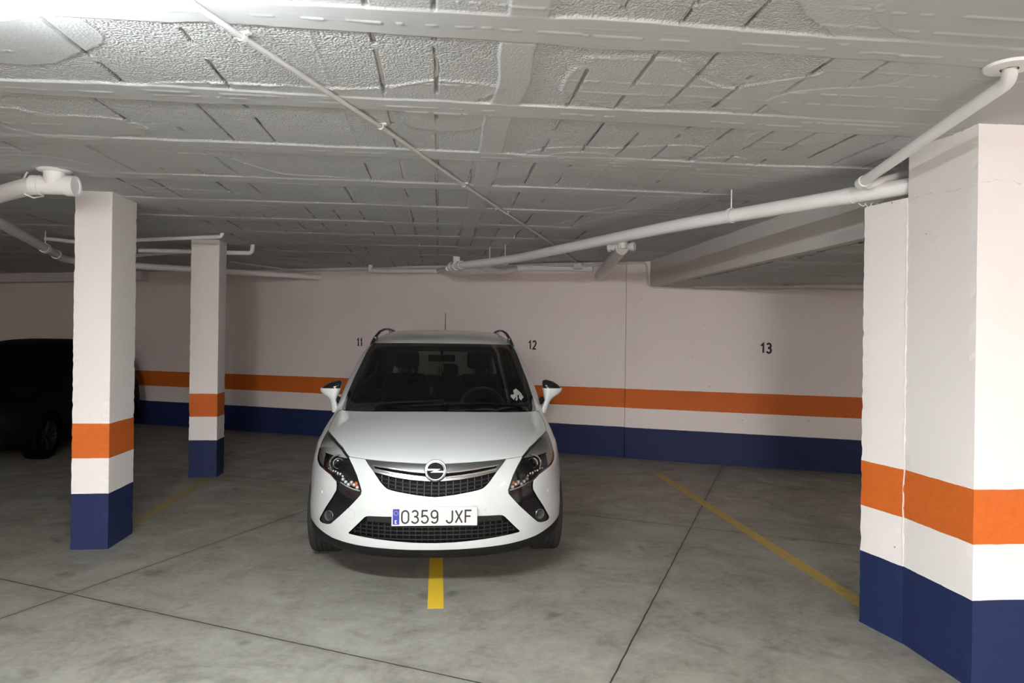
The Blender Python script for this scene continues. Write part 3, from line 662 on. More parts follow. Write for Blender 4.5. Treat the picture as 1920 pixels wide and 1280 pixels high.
M_PAINT = mat('white_car_paint', (0.58, 0.62, 0.615), 0.34, coat=0.8)
M_BLACKGLOSS = mat('gloss_black_plastic', (0.008, 0.008, 0.009), 0.12, coat=0.5)
M_BLACK = mat('matt_black_plastic', (0.005, 0.005, 0.0055), 0.6, spec=0.15)
M_VAL = mat('grained_black_valance', (0.007, 0.007, 0.0075), 0.65, spec=0.3)
M_SEAM = mat('panel_gap', (0.01, 0.01, 0.01), 0.9)
M_CHROME = mat('chrome', (0.80, 0.80, 0.81), 0.16, 0.95)
M_SATIN = mat('satin_chrome', (0.42, 0.43, 0.44), 0.26, 1.0)
M_REFL = mat('reflector_silver', (0.62, 0.63, 0.63), 0.42, 0.45)
M_GRID = mat('grille_bar_plastic', (0.010, 0.010, 0.011), 0.42)
M_PANEL = mat('pale_lamp_bezel', (0.62, 0.62, 0.60), 0.45, 0.15)
M_TYRE = mat('tyre_rubber', (0.014, 0.014, 0.014), 0.8)
M_RIM = mat('alloy_rim', (0.5, 0.5, 0.51), 0.3, 0.9)
M_LINING = mat('dark_cabin_lining', (0.075, 0.078, 0.076), 0.9)
M_TRIM = mat('grey_cabin_trim', (0.34, 0.36, 0.34), 0.8)
M_SEAT = mat('dark_seat_fabric', (0.021, 0.022, 0.024), 0.95)
M_AMBER = mat('amber_bulb', (0.42, 0.10, 0.03), 0.25)
M_PLATE = mat('plate_white', (0.60, 0.61, 0.60), 0.35); M_PBLUE = mat('plate_blue', (0.012, 0.035, 0.30), 0.4)
M_PWHITE = mat('plate_letter_white', (0.85, 0.85, 0.85), 0.4); M_RAIL = mat('dark_roof_rail', (0.07, 0.07, 0.075), 0.35, 0.6)
M_STICK = mat('white_sticker', (0.40, 0.45, 0.43), 0.6); M_RIBBON = mat('yellow_ribbon', (0.80, 0.66, 0.07), 0.7); M_RIBBON2 = mat('pale_ribbon_end', (0.85, 0.80, 0.55), 0.7)
def glass_mat(name, tint, clear, ior=1.45):
    m = bpy.data.materials.new(name); m.use_nodes = True; n, l = nodes(m); n.clear()
    o = n.new('ShaderNodeOutputMaterial'); t_ = n.new('ShaderNodeBsdfTransparent'); t_.inputs[0].default_value = (*tint, 1)
    g = n.new('ShaderNodeBsdfGlossy'); g.inputs['Roughness'].default_value = 0.02; g.inputs['Color'].default_value = (1, 1, 1, 1)
    fr = n.new('ShaderNodeFresnel'); fr.inputs['IOR'].default_value = ior
    mx = n.new('ShaderNodeMixShader'); l.new(fr.outputs[0], mx.inputs[0]); l.new(t_.outputs[0], mx.inputs[1]); l.new(g.outputs[0], mx.inputs[2]); l.new(mx.outputs[0], o.inputs[0])
    return m
M_GLASS = glass_mat('windscreen_glass', (0.53, 0.585, 0.575), 1); M_TINT = glass_mat('tinted_side_glass', (0.42, 0.45, 0.45), 1); M_LENS = glass_mat('headlamp_lens', (0.90, 0.91, 0.91), 1)

# outlines measured on the right half (x, z), front view
HEAD = [(.814,.893), (.716,.874), (.630,.846), (.568,.809), (.529,.762), (.497,.712), (.473,.657), (.461,.622), (.465,.608), (.483,.607), (.527,.615), (.577,.629), (.616,.643), (.641,.657), (.661,.668), (.687,.685), (.742,.701), (.793,.714), (.823,.734), (.833,.757), (.828,.802), (.826,.850), (.820,.880)]
FOG = [(.641,.657), (.636,.630), (.638,.602), (.667,.551), (.715,.477), (.760,.398), (.766,.380), (.759,.369), (.738,.366), (.697,.373), (.671,.384), (.603,.452), (.535,.521), (.480,.583), (.463,.604), (.465,.608), (.483,.607), (.527,.615), (.577,.629), (.616,.643)]
GRILLE = both([(0,.789), (.066,.791), (.160,.794), (.255,.798), (.452,.805), (.424,.775), (.392,.743), (.365,.711), (.340,.680), (.318,.660), (.297,.645), (.268,.637), (.238,.631), (.126,.6125), (.05,.603), (0,.599)])
CHROME = both([(0,.789), (.066,.791), (.160,.794), (.255,.798), (.452,.805), (.424,.775), (.386,.739), (.25,.715), (.15,.702), (.06,.695), (0,.692)])
SLIT = [(.03,.740), (.066,.743), (.16,.750), (.253,.760), (.36,.771), (.392,.774), (.379,.760), (.252,.7405), (.16,.729), (.066,.7195), (.03,.716)]
LOWER = both([(0,.483), (.256,.480), (.40,.476), (.425,.473), (.440,.464), (.492,.409), (.540,.358), (.544,.351), (.535,.347), (.40,.337), (.305,.330), (.246,.3255), (.12,.317), (0,.314)])
SCREEN = both([(0,1.036), (.2,1.034), (.40,1.028), (.60,1.016), (.74,1.006), (.776,1.005), (.787,1.014), (.765,1.13), (.742,1.24), (.710,1.36), (.690,1.445), (.672,1.500), (.655,1.518), (.630,1.526), (.34,1.533), (0,1.533)])
GLASS = both([(0,1.086), (.30,1.082), (.60,1.066), (.700,1.058), (.722,1.066), (.718,1.10), (.690,1.21), (.655,1.335), (.632,1.43), (.615,1.475), (.590,1.492), (.55,1.499), (.30,1.508), (0,1.510)])
HOOD = both([(0,.789), (.066,.791), (.255,.798), (.452,.805), (.567,.8085), (.630,.846), (.716,.874), (.814,.893), (.828,.925), (.826,.965), (.812,.992), (.776,1.005), (.74,1.006), (.60,1.016), (.40,1.028), (.2,1.034), (0,1.036)])
EDGE = [(0,.268), (.15,.270), (.33,.276), (.48,.281), (.58,.287), (.66,.293), (.79,.318), (.95,.36)]
VAL = both(EDGE + [(.95,.10), (0,.10)])
WIN_F = [(1.80,1.125), (1.93,1.245), (2.12,1.36), (2.30,1.435), (2.95,1.45), (2.95,1.10)]
WIN_R = [(3.03,1.10), (3.03,1.45), (3.55,1.44), (3.86,1.40), (4.02,1.28), (4.02,1.13)]
REARW = both([(0,1.42), (.52,1.41), (.60,1.38), (.66,1.15), (.62,1.12), (0,1.10)])

def finish(bm, root, surf):
    bm.free(); return surf
def build_car(root, sc=(1, 1, 1), paint=None, detail=True, res=(150, 96, 34, 34)):
    paint = paint or M_PAINT; sx, sy, sz = sc
    bm = body_bmesh(*res, sc=(1, 1, 1)); bm.normal_update()
    ref = [(v.co.copy(), v.normal.copy()) for v in bm.verts]; bm.verts.index_update(); bm.faces.index_update(); bvh = BVHTree.FromBMesh(bm); tris = [[v.index for v in f.verts] for f in bm.faces]
    front = lambda f: f.normal.y < 0.02 and f.calc_center_median().y < 2.6
    right = lambda f: f.normal.x > .35; left = lambda f: f.normal.x < -.35; rear = lambda f: f.normal.y > .25
    def surf(x, z, d=0.0):
        h = bvh.ray_cast(Vector((x, -2, z)), Vector((0, 1, 0)))
        return (h[0] + h[1] * d) if h[0] else Vector((x, 0, z))
    def snormal(x, z):
        h = bvh.ray_cast(Vector((x, -2, z)), Vector((0, 1, 0))); return h[1]
    GI = inset(GLASS, 0.0); HI = inset(HOOD, .0036); HB = inset(HEAD, .011)
    cuts = [(HEAD, 'y', front), (mirror(HEAD), 'y', front), (HB, 'y', front), (mirror(HB), 'y', front), (FOG, 'y', front), (mirror(FOG), 'y', front), (GRILLE, 'y', front),
            (CHROME, 'y', front), (SLIT, 'y', front), (mirror(SLIT), 'y', front), (LOWER, 'y', front), (SCREEN, 'y', front), (GLASS, 'y', front), (HI, 'y', front), (HOOD, 'y', front), (VAL, 'y', front),
            (WIN_F, 'x', right), (WIN_R, 'x', right), (WIN_F, 'x', left), (WIN_R, 'x', left), (REARW, 'y', rear)]
    arch = [[(cy + .365 * math.cos(a), .325 + .365 * math.sin(a)) for a in np.linspace(0, 2 * PI, 33)[:-1]] for cy in (.94, 3.70)]
    for a in arch: cuts += [(a, 'x', right), (a, 'x', left)]
    for poly, ax, ok in cuts: cut_poly(bm, poly, ax, ok)
    bm.normal_update()
    G = {}
    for f in bm.faces:
        c_ = f.calc_center_median(); x, y, z = c_; fr = f.normal.y < 0.02 and y < 2.6; k = 'body'; s_ = 'R' if x > 0 else 'L'; ax_ = abs(x)
        if fr:
            if inside(HEAD, ax_, z): k = ('lens' if inside(HB, ax_, z) else 'lensrim') + s_
            elif inside(FOG, ax_, z): k = 'fog' + s_
            elif inside(CHROME, x, z): k = 'slit' if inside(SLIT, ax_, z) else 'chrome'
            elif inside(GRILLE, x, z): k = 'grille'
            elif inside(LOWER, x, z): k = 'lower'
            elif inside(SCREEN, x, z): k = 'glass' if inside(GLASS, x, z) else 'frit'
            elif inside(HOOD, x, z): k = 'hood' if inside(HI, x, z) else 'seam'
        if k == 'body' and abs(f.normal.x) > .35:
            if inside(WIN_F, y, z) or inside(WIN_R, y, z): k = 'side'
            elif inside(arch[0], y, z) or inside(arch[1], y, z): k = 'arch'
        if k == 'body' and f.normal.y > .25 and inside(REARW, x, z): k = 'rearw'
        if k == 'body' and z < .20 and f.normal.z < -.9: k = 'floor'
        if k == 'body' and fr and inside(VAL, x, z) and y < .62: k = 'val'
        G.setdefault(k, []).append(f)
    ob = {}
    body = extract(G['body'], 'body', [paint], root); smooth_like(body, bvh, ref, tris); ob['body'] = body
    o = extract(G['hood'], 'hood', [paint], root, thick=.012); ob['hood'] = o
    me = o.data
    extract(G['seam'], 'panel_gap', [M_SEAM], body, nrm=-.008)
    o = extract(G['val'] + G.get('floor', []), 'bumper_valance', [M_VAL], root); o['label'] = 'black lower valance'
    # glass
    ws = extract(G['glass'], 'windshield', [M_GLASS], root); smooth_like(ws, bvh, ref, tris); ws['label'] = 'dark windscreen'
    o = extract(G['frit'], 'windshield_frame', [M_BLACKGLOSS], root); smooth_like(o, bvh, ref, tris)
    sd = G.get('side', [])
    for s_, nm in ((1, 'R'), (-1, 'L')):
        for lo, hi in ((0, 2.99), (2.99, 9)):
            fs = [f for f in sd if f.calc_center_median().x * s_ > 0 and lo < f.calc_center_median().y < hi]
            if fs: extract(fs, 'side_window', [M_TINT], root)
    extract(G['rearw'], 'rear_window', [M_TINT], root)
    # cabin lining: the shell again, set inwards, without the openings
    cab = [f for f in G['body'] if f.calc_center_median().z > .95 and f.calc_center_median().y > 1.25]
    extract(cab, 'cabin_lining', [M_LINING], body, nrm=-.022)
    # wheels
    for wx in (-1, 1):
        for wy in (.94, 3.70):
            c_ = Vector((.795 * wx, wy, .325)); o_ = thing_part('wheel', root, c_)
            q = MB(); prof = [(.215, -.10), (.235, -.112), (.28, -.114), (.308, -.106), (.320, -.095), (.3245, -.075)]
            for g_ in (-.05, -.018, .018, .05): prof += [(.325, g_ - .005), (.318, g_ - .004), (.318, g_ + .004), (.325, g_ + .005)]
            prof += [(.3245, .075), (.320, .095), (.308, .106), (.28, .114), (.235, .112), (.215, .10)]
            q.lathe(prof, (0, 0, 0), (wx, 0, 0), 64, True); q.build('tyre', M_TYRE, o_, True)
            q = MB(); q.lathe([(.218, -.10), (.218, .10), (.205, .105), (.195, .07), (.19, .0), (.19, -.1)], (0, 0, 0), (wx, 0, 0), 48, True)
            q.lathe([(.0, .075), (.045, .075), (.055, .06), (.055, -.02), (0, -.02)], (0, 0, 0), (wx, 0, 0), 24)
            for k in range(5):
                a = 2 * PI * k / 5; d = Vector((0, math.cos(a), math.sin(a))); e = Vector((0, -math.sin(a), math.cos(a)))
                for dd in (-.35, .35):
                    p0 = d * .03 + Vector((.062 * wx, 0, 0)); p1 = (d + e * dd * .5).normalized() * .2 + Vector((.082 * wx, 0, 0)); q.tube([p0, p1], [.022, .016], 8, True, (1, .7))
            q.build('rim', M_RIM, o_, True)
            q = MB(); q.lathe([(.0, 0), (.14, 0), (.14, .012), (0, .012)], (-.02 * wx, 0, 0), (wx, 0, 0), 32); q.build('brake_disc', M_METAL, o_, True)
            q = MB(); n_ = 20; pr = [(wy + .362 * math.cos(a), .325 + .362 * math.sin(a)) for a in np.linspace(-.1 * PI, 1.1 * PI, n_)]
            q.add([(x_ * wx, y_, z_) for x_ in (.62, .835) for y_, z_ in pr], [(i, i + 1, n_ + i + 1, n_ + i) for i in range(n_ - 1)])
            q.add([(.62 * wx, y_, z_) for y_, z_ in pr], [tuple(range(n_))]); q.build('wheel_arch_liner', M_BLACK, body)
    # underbody, so that no light leaks through the floor pan
    q = MB(); q.box((-.62, .45, .20), (.62, 4.3, .26)); q.build('underbody', M_BLACK, body)
    # grille, recessed, with chrome wing, slit and bars
    gr = extract(G['grille'] + G['slit'], 'grille', [M_BLACK], root, off=(0, .035, 0), wall=1, smooth=False); gr['label'] = 'black honeycomb radiator grille with chrome wing'
    ch = extract(G['chrome'], 'chrome_wing', [M_SATIN], gr, nrm=.004, thick=.02)
    q = MB()
    for half in (1, -1):
        for ln in ([(.40,.776), (.36,.7725), (.253,.7615), (.16,.7515), (.06,.7445)], [(.385,.752), (.31,.741), (.25,.733), (.16,.721), (.06,.7125)]):
            q.tube([surf(x * half, z, .004) for x, z in ln], [.003] + [.0065] * 4, 8)
    q.build('chrome_edge', M_CHROME, ch, True)
    q = MB()
    zt = lambda x: np.interp(abs(x), [0, .06, .15, .25, .386], [.692, .695, .702, .715, .739])
    xs_ = np.linspace(-.40, .40, 41)
    for dz in (.024, .047, .070, .092):
        run = []
        for x in xs_:
            z = zt(x) - dz
            if inside(GRILLE, x, z): run.append(surf(x, z, -.008))
        if len(run) > 1: q.tube(run, .0042, 6)
    for i, x in enumerate(np.arange(-.3825, .39, .045)):
        run = [surf(x, z, -.009) for z in np.linspace(zt(x) - .004, .60, 12) if inside(GRILLE, x, z)]
        if len(run) > 1: q.tube(run, .0036, 6)
    q.build('grille_mesh', M_GRID, gr, True)
    # lower intake
    lo = extract(G['lower'], 'lower_grille', [M_BLACK], root, off=(0, .045, 0), wall=1, smooth=False)
    q = MB()
    for z in (.345, .370, .395, .420):
        run = [surf(x, z + .02 * 0 - .01 * (1 - (x / .55) ** 2) * (1 if z < .36 else .5), -.010) for x in np.linspace(-.54, .54, 45) if inside(LOWER, x, z - .01 * (1 - (x / .55) ** 2) * (1 if z < .36 else .5))]
        if len(run) > 1: q.tube(run, .0044, 6)
    for x in np.arange(-.507, .52, .039):
        run = [surf(x, z, -.012) for z in np.linspace(.318, .435, 10) if inside(LOWER, x, z)]
        if len(run) > 1: q.tube(run, .0036, 6)
    q.build('grille_mesh', M_GRID, lo, True)
    for h_ in (1, -1):
        q = MB(); q.ribbon([(x * h_, .457) for x in np.linspace(.20, .425, 10)], .034, lambda x, z, t_: surf(x, z, -.012 + t_), .006); q.build('intake_lip', M_BLACKGLOSS, lo, True)
    # lamps
    for s_, sg in (('R', 1), ('L', -1)):
        hl = extract(G['lens' + s_] + G['lensrim' + s_], 'headlight', [M_BLACKGLOSS], root, off=(0, .050, 0), wall=1, smooth=False); hl['label'] = 'swept headlight with clear lens'
        ln = extract(G['lens' + s_], 'lens', [M_LENS], hl, nrm=.001); smooth_like(ln, bvh, ref, tris)
        extract(G['lensrim' + s_], 'lens_rim', [M_BLACKGLOSS], hl, nrm=.001)
        up = [f for f in G['lens' + s_] if f.calc_center_median().z > .797 or abs(f.calc_center_median().x) > .757]
        if up: extract(up, 'reflector_panel', [M_PANEL], hl, off=(0, .014, 0))
        pc = surf(.660 * sg, .766, -.025); axis = Vector((-.10 * sg, -1, .02)).normalized()
        q = MB(); q.lathe([(.058, .020), (.060, .004), (.052, -.004), (.047, .006), (.043, .030)], pc, -axis, 40, True); q.build('projector_ring', M_CHROME, hl, True)
        q = MB(); q.lathe([(.000, -.012), (.016, -.010), (.030, -.004), (.040, .006), (.043, .018)], pc, -axis, 40); q.build('projector_lens', M_BLACKGLOSS, hl, True)
        q = MB(); q.lathe([(.030, -.001), (.033, -.006), (.036, .001)], pc + axis * .006, -axis, 40, True); q.build('bezel', M_REFL, hl, True)
        q = MB(); p = surf(.665 * sg, .702, -.02)
        for k in range(7):
            a = surf((.61 + .019 * k) * sg, .692 + .004 * k + .006 * (k % 2), -.018); q.ellipsoid(a, (.012, .008, .011 + .003 * (k % 3)), 10, 8)
        q.build('reflector_facets', M_CHROME, hl, True)
        q = MB()
        for k in range(6):
            a = surf((.500 + .021 * k) * sg, .640 + .010 * (k % 3) + .003 * k, -.015); q.ellipsoid(a, (.012, .008, .012), 10, 8)
        q.tube([surf(x * sg, z, -.006) for x, z in ((.475,.622), (.527,.628), (.577,.641), (.615,.655))], .0045, 8)
        q.build('indicator_reflector', M_REFL, hl, True)
        q = MB(); q.ellipsoid(surf(.512 * sg, .660, -.022), (.016, .012, .018), 16, 12); q.ellipsoid(surf(.540 * sg, .655, -.022), (.012, .01, .012), 12, 10); q.build('indicator_bulb', M_AMBER, hl, True)
        fg = extract(G['fog' + s_], 'fog_surround', [M_BLACKGLOSS], root, off=(0, .012, 0), wall=1, smooth=False); fg['label'] = 'black fog lamp surround'
        fc = surf(.686 * sg, .432, .002); fn = (snormal(.686 * sg, .432) + Vector((0, -1, 0))).normalized()
        q = MB(); q.lathe([(.033, .008), (.0345, -.002), (.032, -.006), (.030, .0)], fc, -fn, 32, True); q.build('fog_ring', M_CHROME, fg, True)
        q = MB(); q.lathe([(.0, -.003), (.012, -.003), (.013, .003), (.022, .004), (.030, .0), (.032, .006)], fc, -fn, 32); fl_ = q.build('fog_lamp', M_RAIL, fg, True)
    if not detail: return finish(bm, root, surf)
    # emblem: ring with a lightning bolt
    ea = Vector((0, 1, -.38)).normalized(); ez = Vector((1, 0, 0)).cross(ea).normalized(); ez = ez if ez.z > 0 else -ez
    em = MB(); ec = surf(0, .748, .024); em.lathe([(.0, .002), (.054, .002), (.058, .012), (.056, .03), (0, .03)], ec, ea, 40); e_ = em.build('emblem', M_BLACK, root, True); e_['label'] = 'round chrome emblem with a lightning bolt'
    q = MB(); q.lathe([(.0560 + .0058 * math.cos(a), .0062 * math.sin(a)) for a in np.linspace(0, 2 * PI, 13)[:-1]], ec, ea, 56, True); q.build('emblem_ring', M_CHROME, e_, True)
    B = [(-.060,.0115), (.034,.0115), (.008,-.0010), (.060,-.0010), (.060,-.0115), (-.032,-.0115), (-.006,.0010), (-.060,.0010)]
    q = MB(); n_ = len(B); q.add([ec + Vector((1, 0, 0)) * x + ez * z + ea * d for d in (-.005, .006) for x, z in B], [tuple(range(n_)), tuple(range(2 * n_ - 1, n_ - 1, -1))] + [((i + 1) % n_, i, n_ + i, n_ + (i + 1) % n_) for i in range(n_)]); q.build('emblem_bolt', M_CHROME, e_)
    q = MB(); q.lathe([(.058, .006), (.066, .006), (.070, .010), (.072, .022), (.074, .06)], ec + ez * .004, ea, 48); q.build('emblem_mount', M_SATIN, e_, True)
    # number plate
    pl = MB(); pl.box((-.264, -.022, .430), (.264, -.010, .546)); p_ = pl.build('license_plate', M_PLATE, root, bevel=.004); p_['label'] = 'white number plate reading 0359 JXF'
    at = lambda x, z, t_: Vector((x, -.0222 - t_, z))
    q = MB(); q.add([at(x, z, .0006) for x, z in ((-.256,.440), (-.216,.440), (-.216,.536), (-.256,.536))], [(0, 1, 2, 3)]); bl = q.build('blue_band', M_PBLUE, p_)
    q = MB(); glyph(q, 'E', -.242, .448, .012, .018, .0035, lambda x, z, t_: at(x, z, .001 + t_), .0006); q.build('country_letter', M_PWHITE, p_)
    q = MB()
    for k in range(12):
        a = 2 * PI * k / 12; q.ribbon([(-.236 + .0125 * math.cos(a) - .0014, .510 + .0125 * math.sin(a)), (-.236 + .0125 * math.cos(a) + .0014, .510 + .0125 * math.sin(a))], .0028, lambda x, z, t_: at(x, z, .001 + t_), .0006)
    q.build('star_ring', M_RIBBON, p_)
    for ch_, x in zip('0359JXF', (-.2005, -.1405, -.0805, -.0215, .0705, .129, .187)):
        q = MB(); glyph(q, ch_, x, .449, .0405, .076, .0098, lambda x_, z_, t_: at(x_, z_, .0004 + t_), .0012); q.build('plate_character', M_INK, p_)
    # bumper details
    for x, z in ((.311, .520), (-.311, .520), (.755, .560), (-.755, .560)):
        q = MB(); n_ = snormal(x, z); q.lathe([(.0, -.002), (.009, -.002), (.011, .0), (.013, .0002), (.013, .004)], surf(x, z, .001), -n_, 24); q.build('parking_sensor', paint, root, True)
    q = MB(); q.ribbon([(-.54 + .038 * math.cos(a), .475 + .030 * math.sin(a)) for a in np.linspace(-2.4, 2.0, 24)], .0016, lambda x, z, t_: surf(x, z, .0003 + t_), .0003); q.build('tow_cover_gap', M_TRIM, body)
    # wipers and scuttle
    q = MB(); q.tube([surf(x, z, .012) for x, z in ((-.50,1.046), (-.35,1.072), (-.2,1.080), (0,1.081), (.06,1.070))], .008, 8); q.tube([surf(x, z, .028) for x, z in ((-.52,1.046), (-.2,1.063), (.03,1.080), (.06,1.060))], .006, 8); q.ellipsoid(surf(.045, 1.065, .015), (.028, .03, .02)); q.build('wiper', M_BLACK, root, True)
    q = MB(); q.tube([surf(x, z, .012) for x, z in ((-.22,1.052), (0,1.061), (.25,1.070), (.45,1.062), (.66,1.040))], .008, 8); q.tube([surf(x, z, .028) for x, z in ((.20,1.058), (.45,1.052), (.70,1.028))], .006, 8); q.build('wiper', M_BLACK, root, True)
    # door gaps and handles, on the flanks
    def flank(y, z, sg, d):
        h = bvh.ray_cast(Vector((2 * sg, y, z)), Vector((-sg, 0, 0))); return h[0] + h[1] * d
    for sg in (1, -1):
        for pts in ([(1.74,1.09), (1.62,.97), (1.52,.72), (1.49,.48), (1.53,.33), (1.62,.29), (2.2,.285), (2.93,.285)], [(2.99,1.45), (2.995,1.1), (2.98,.7), (2.95,.40), (2.93,.285)], [(2.93,.285), (3.22,.30), (3.33,.42), (3.42,.62), (3.62,.76), (3.88,.84), (4.02,.98), (4.06,1.13)]):
            P_ = [(pts[i][0] + (pts[i + 1][0] - pts[i][0]) * t / 8, pts[i][1] + (pts[i + 1][1] - pts[i][1]) * t / 8) for i in range(len(pts) - 1) for t in range(8)] + [pts[-1]]
            q = MB(); q.ribbon(P_, .005, lambda y, z, t_: flank(y, z, sg, .0003 + t_), .0004); q.build('door_gap', M_SEAM, body)
        for y, z in ((2.80, .905), (3.80, .955)):
            q = MB(); q.tube([flank(y - .10, z, sg, .004), flank(y - .08, z, sg, .030), flank(y, z + .003, sg, .036), flank(y + .08, z + .006, sg, .030), flank(y + .10, z + .006, sg, .004)], [.012, .014, .015, .014, .012], 10, True, (1.2, .7)); q.build('door_handle', paint, root, True)
    # roof rails, aerial
    for sg in (1, -1):
        pts = [Vector((x * sg, y, z)) for x, y, z in ((.655, 2.18, 1.515), (.642, 2.36, 1.582), (.622, 2.58, 1.636), (.600, 2.82, 1.660), (.585, 3.2, 1.664), (.575, 3.6, 1.650), (.57, 3.85, 1.620), (.57, 3.95, 1.590))]
        q = MB(); q.tube(pts, .0125, 10, True, (.75, 1.25)); r_ = q.build('roof_rail', M_RAIL, root, True)
        for x, y, z in ((.637, 2.36, 1.568), (.572, 3.2, 1.635), (.565, 3.88, 1.585)):
            q = MB(); q.obox((x * sg, y, z), (.016, 0, 0), (0, .05, 0), (0, 0, .022)); q.build('rail_foot', M_RAIL, r_, bevel=.008)
    q = MB(); q.tube([(0, 3.95, 1.63), (0, 3.97, 1.68), (0.0, 4.02, 1.875)], [.009, .0045, .0028], 8); q.ellipsoid((0, 3.95, 1.638), (.03, .05, .018)); q.build('antenna', M_BLACK, root, True)
    # door mirrors: stacked slices (z, inner x, outer x, depth, y centre)
    W_ = [(.955,.852,.900,.06,1.56), (.985,.856,.909,.065,1.56), (1.01,.862,.917,.068,1.57), (1.04,.876,.931,.07,1.58), (1.06,.885,.941,.08,1.585), (1.08,.883,.957,.10,1.59), (1.10,.879,.985,.12,1.595), (1.12,.875,1.018,.135,1.60), (1.14,.872,1.036,.142,1.60), (1.158,.867,1.041,.145,1.60), (1.168,.865,1.040,.145,1.60)]
    K_ = [(1.168,.866,1.034,.145,1.60), (1.183,.864,1.020,.141,1.60), (1.202,.864,.996,.130,1.60), (1.222,.866,.962,.108,1.60), (1.233,.874,.925,.075,1.60), (1.238,.886,.905,.03,1.60)]
    for sg in (1, -1):
        mr = thing_part('door_mirror', root, (0, 0, 0)); mr['label'] = 'white door mirror with black cap'
        for nm, sl, mt in (('mirror_housing', W_, paint), ('mirror_cap', K_, M_BLACKGLOSS)):
            q = MB(); vs = []; n_ = 20; fs = []
            for z, xi, xo, d, yc in sl:
                if sg < 0: fr_ = (z - .96) / .21; xi -= .033 * fr_; xo -= .036 * fr_; z -= .014 * fr_
                for k in range(n_):
                    a = 2 * PI * k / n_; cx = math.copysign(abs(math.cos(a)) ** .7, math.cos(a)); sy_ = math.copysign(abs(math.sin(a)) ** .7, math.sin(a))
                    vs.append((((xi + xo) / 2 + cx * (xo - xi) / 2) * sg, yc + sy_ * d / 2 * (1.0) + .012 * cx, z))
            for i in range(len(sl) - 1):
                for k in range(n_): fs.append((i * n_ + k, i * n_ + (k + 1) % n_, (i + 1) * n_ + (k + 1) % n_, (i + 1) * n_ + k))
            fs += [tuple(range(n_ - 1, -1, -1)), tuple((len(sl) - 1) * n_ + k for k in range(n_))]
            q.add(vs, fs); q.build(nm, mt, mr, True)
        q = MB(); q.obox(((.948 if sg > 0 else .914) * sg, 1.666, 1.152), (.055, .0, 0), (0, .004, 0), (0, 0, .030)); q.build('mirror_glass', M_CHROME, mr, bevel=.02)
        q = MB(); q.tube([(.822 * sg, 1.60, 1.035), (.850 * sg, 1.60, 1.05), (.885 * sg, 1.60, 1.075)], [.034, .028, .02], 12); q.build('mirror_foot', M_BLACK, mr, True)
    # cabin
    q = MB(); q.add([(-.74, 1.28, 1.035), (.74, 1.28, 1.035), (.0, 1.05, 1.05), (-.74, 1.70, 1.03), (.74, 1.70, 1.03), (-.74, 1.75, .80), (.74, 1.75, .80), (.74, 1.4, .7), (-.74, 1.4, .7)],
              [(0, 2, 1, 4, 3), (3, 4, 6, 5), (5, 6, 7, 8), (8, 7, 1, 2, 0)]); q.build('dashboard', M_BLACK, root, bevel=.02)
    q = MB(); q.box((-.85, 1.3, .45), (.85, 4.3, .50)); q.build('cabin_floor', M_BLACK, root)
    for x, yb, kind in ((-.365, 2.55, 1), (.365, 2.55, 1), (-.40, 3.35, 0), (.05, 3.35, 0), (.44, 3.35, 0)):
        se = thing_part('seat', root, (x, yb, .5 if kind else .37)); wd = .25 if kind else .20
        q = MB(); q.box((-wd, -.55, .0), (wd, .0, .22)); q.build('seat_cushion', M_SEAT, se, bevel=.05, seg=3)
        q = MB(); vs = []; sl = [(.10,.94,-.02), (.25,1.0,.0), (.45,1.0,.05), (.62,.92,.10), (.72,.72,.13)]
        for z, k, dy in sl: vs += [(-wd * k, dy - .06, z), (wd * k, dy - .06, z), (wd * k, dy + .07, z), (-wd * k, dy + .07, z)]
        fs = [(3, 2, 1, 0), tuple(16 + i for i in range(4))] + [(4 * i + k, 4 * i + (k + 1) % 4, 4 * i + 4 + (k + 1) % 4, 4 * i + 4 + k) for i in range(4) for k in range(4)]
        q.add(vs, fs); q.build('backrest', M_SEAT, se, True, bevel=.03, seg=3)
        q = MB(); q.box((-.125 if kind else -.11, .09, .77), (.125 if kind else .11, .20, .955 if kind else .92)); q.build('headrest', M_SEAT, se, True, bevel=.05, seg=4)
        for dx in (-.065, .065):
            q = MB(); q.tube([(dx, .14, .70), (dx, .14, .80)], .0065, 10); q.build('headrest_post', M_CHROME, se, True)
    sw = MB(); cw = Vector((.365, 1.93, .985)); nw_ = Vector((0, -.85, -.5)).normalized()
    sw.lathe([(.185 + .014 * math.cos(a), .014 * math.sin(a)) for a in np.linspace(0, 2 * PI, 11)[:-1]], cw, nw_, 48, True); s_ = sw.build('steering_wheel', M_TRIM, root, True)
    q = MB(); q.lathe([(0, .03), (.07, .025), (.08, 0), (.05, -.05), (.035, -.2)], cw, nw_, 24)
    u_ = Vector((1, 0, 0)); v_ = nw_.cross(u_)
    for d in (u_, -u_, v_ if v_.z < 0 else -v_): q.tube([cw + d * .06, cw + d * .18], [.022, .014], 8)
    q.build('wheel_hub', M_BLACK, s_, True)
    rm = MB(); rm.obox((0.0, 1.83, 1.405), (.118, 0, 0), (0, .014, 0), (0, 0, .030)); r_ = rm.build('interior_mirror', M_BLACK, root, bevel=.018, seg=3)
    q = MB(); q.tube([(0, 1.80, 1.425), (0, 1.84, 1.455), (0, 1.90, 1.475)], .014, 10); q.build('mirror_stalk', M_BLACK, r_, True)
    for sg in (1, -1):                                              # grey pillar trims behind the screen edges
        pts = [(.735, 1.46, 1.06), (.705, 1.66, 1.19), (.672, 1.88, 1.32), (.64, 2.08, 1.43)]
        q = MB(); q.tube([(x * sg, y, z - .01) for x, y, z in pts], [.035, .034, .030, .025], 12, True, (1, .6)); q.build('pillar_trim', M_TRIM, root, True)
    # sticker in the corner of the screen
    q = MB()
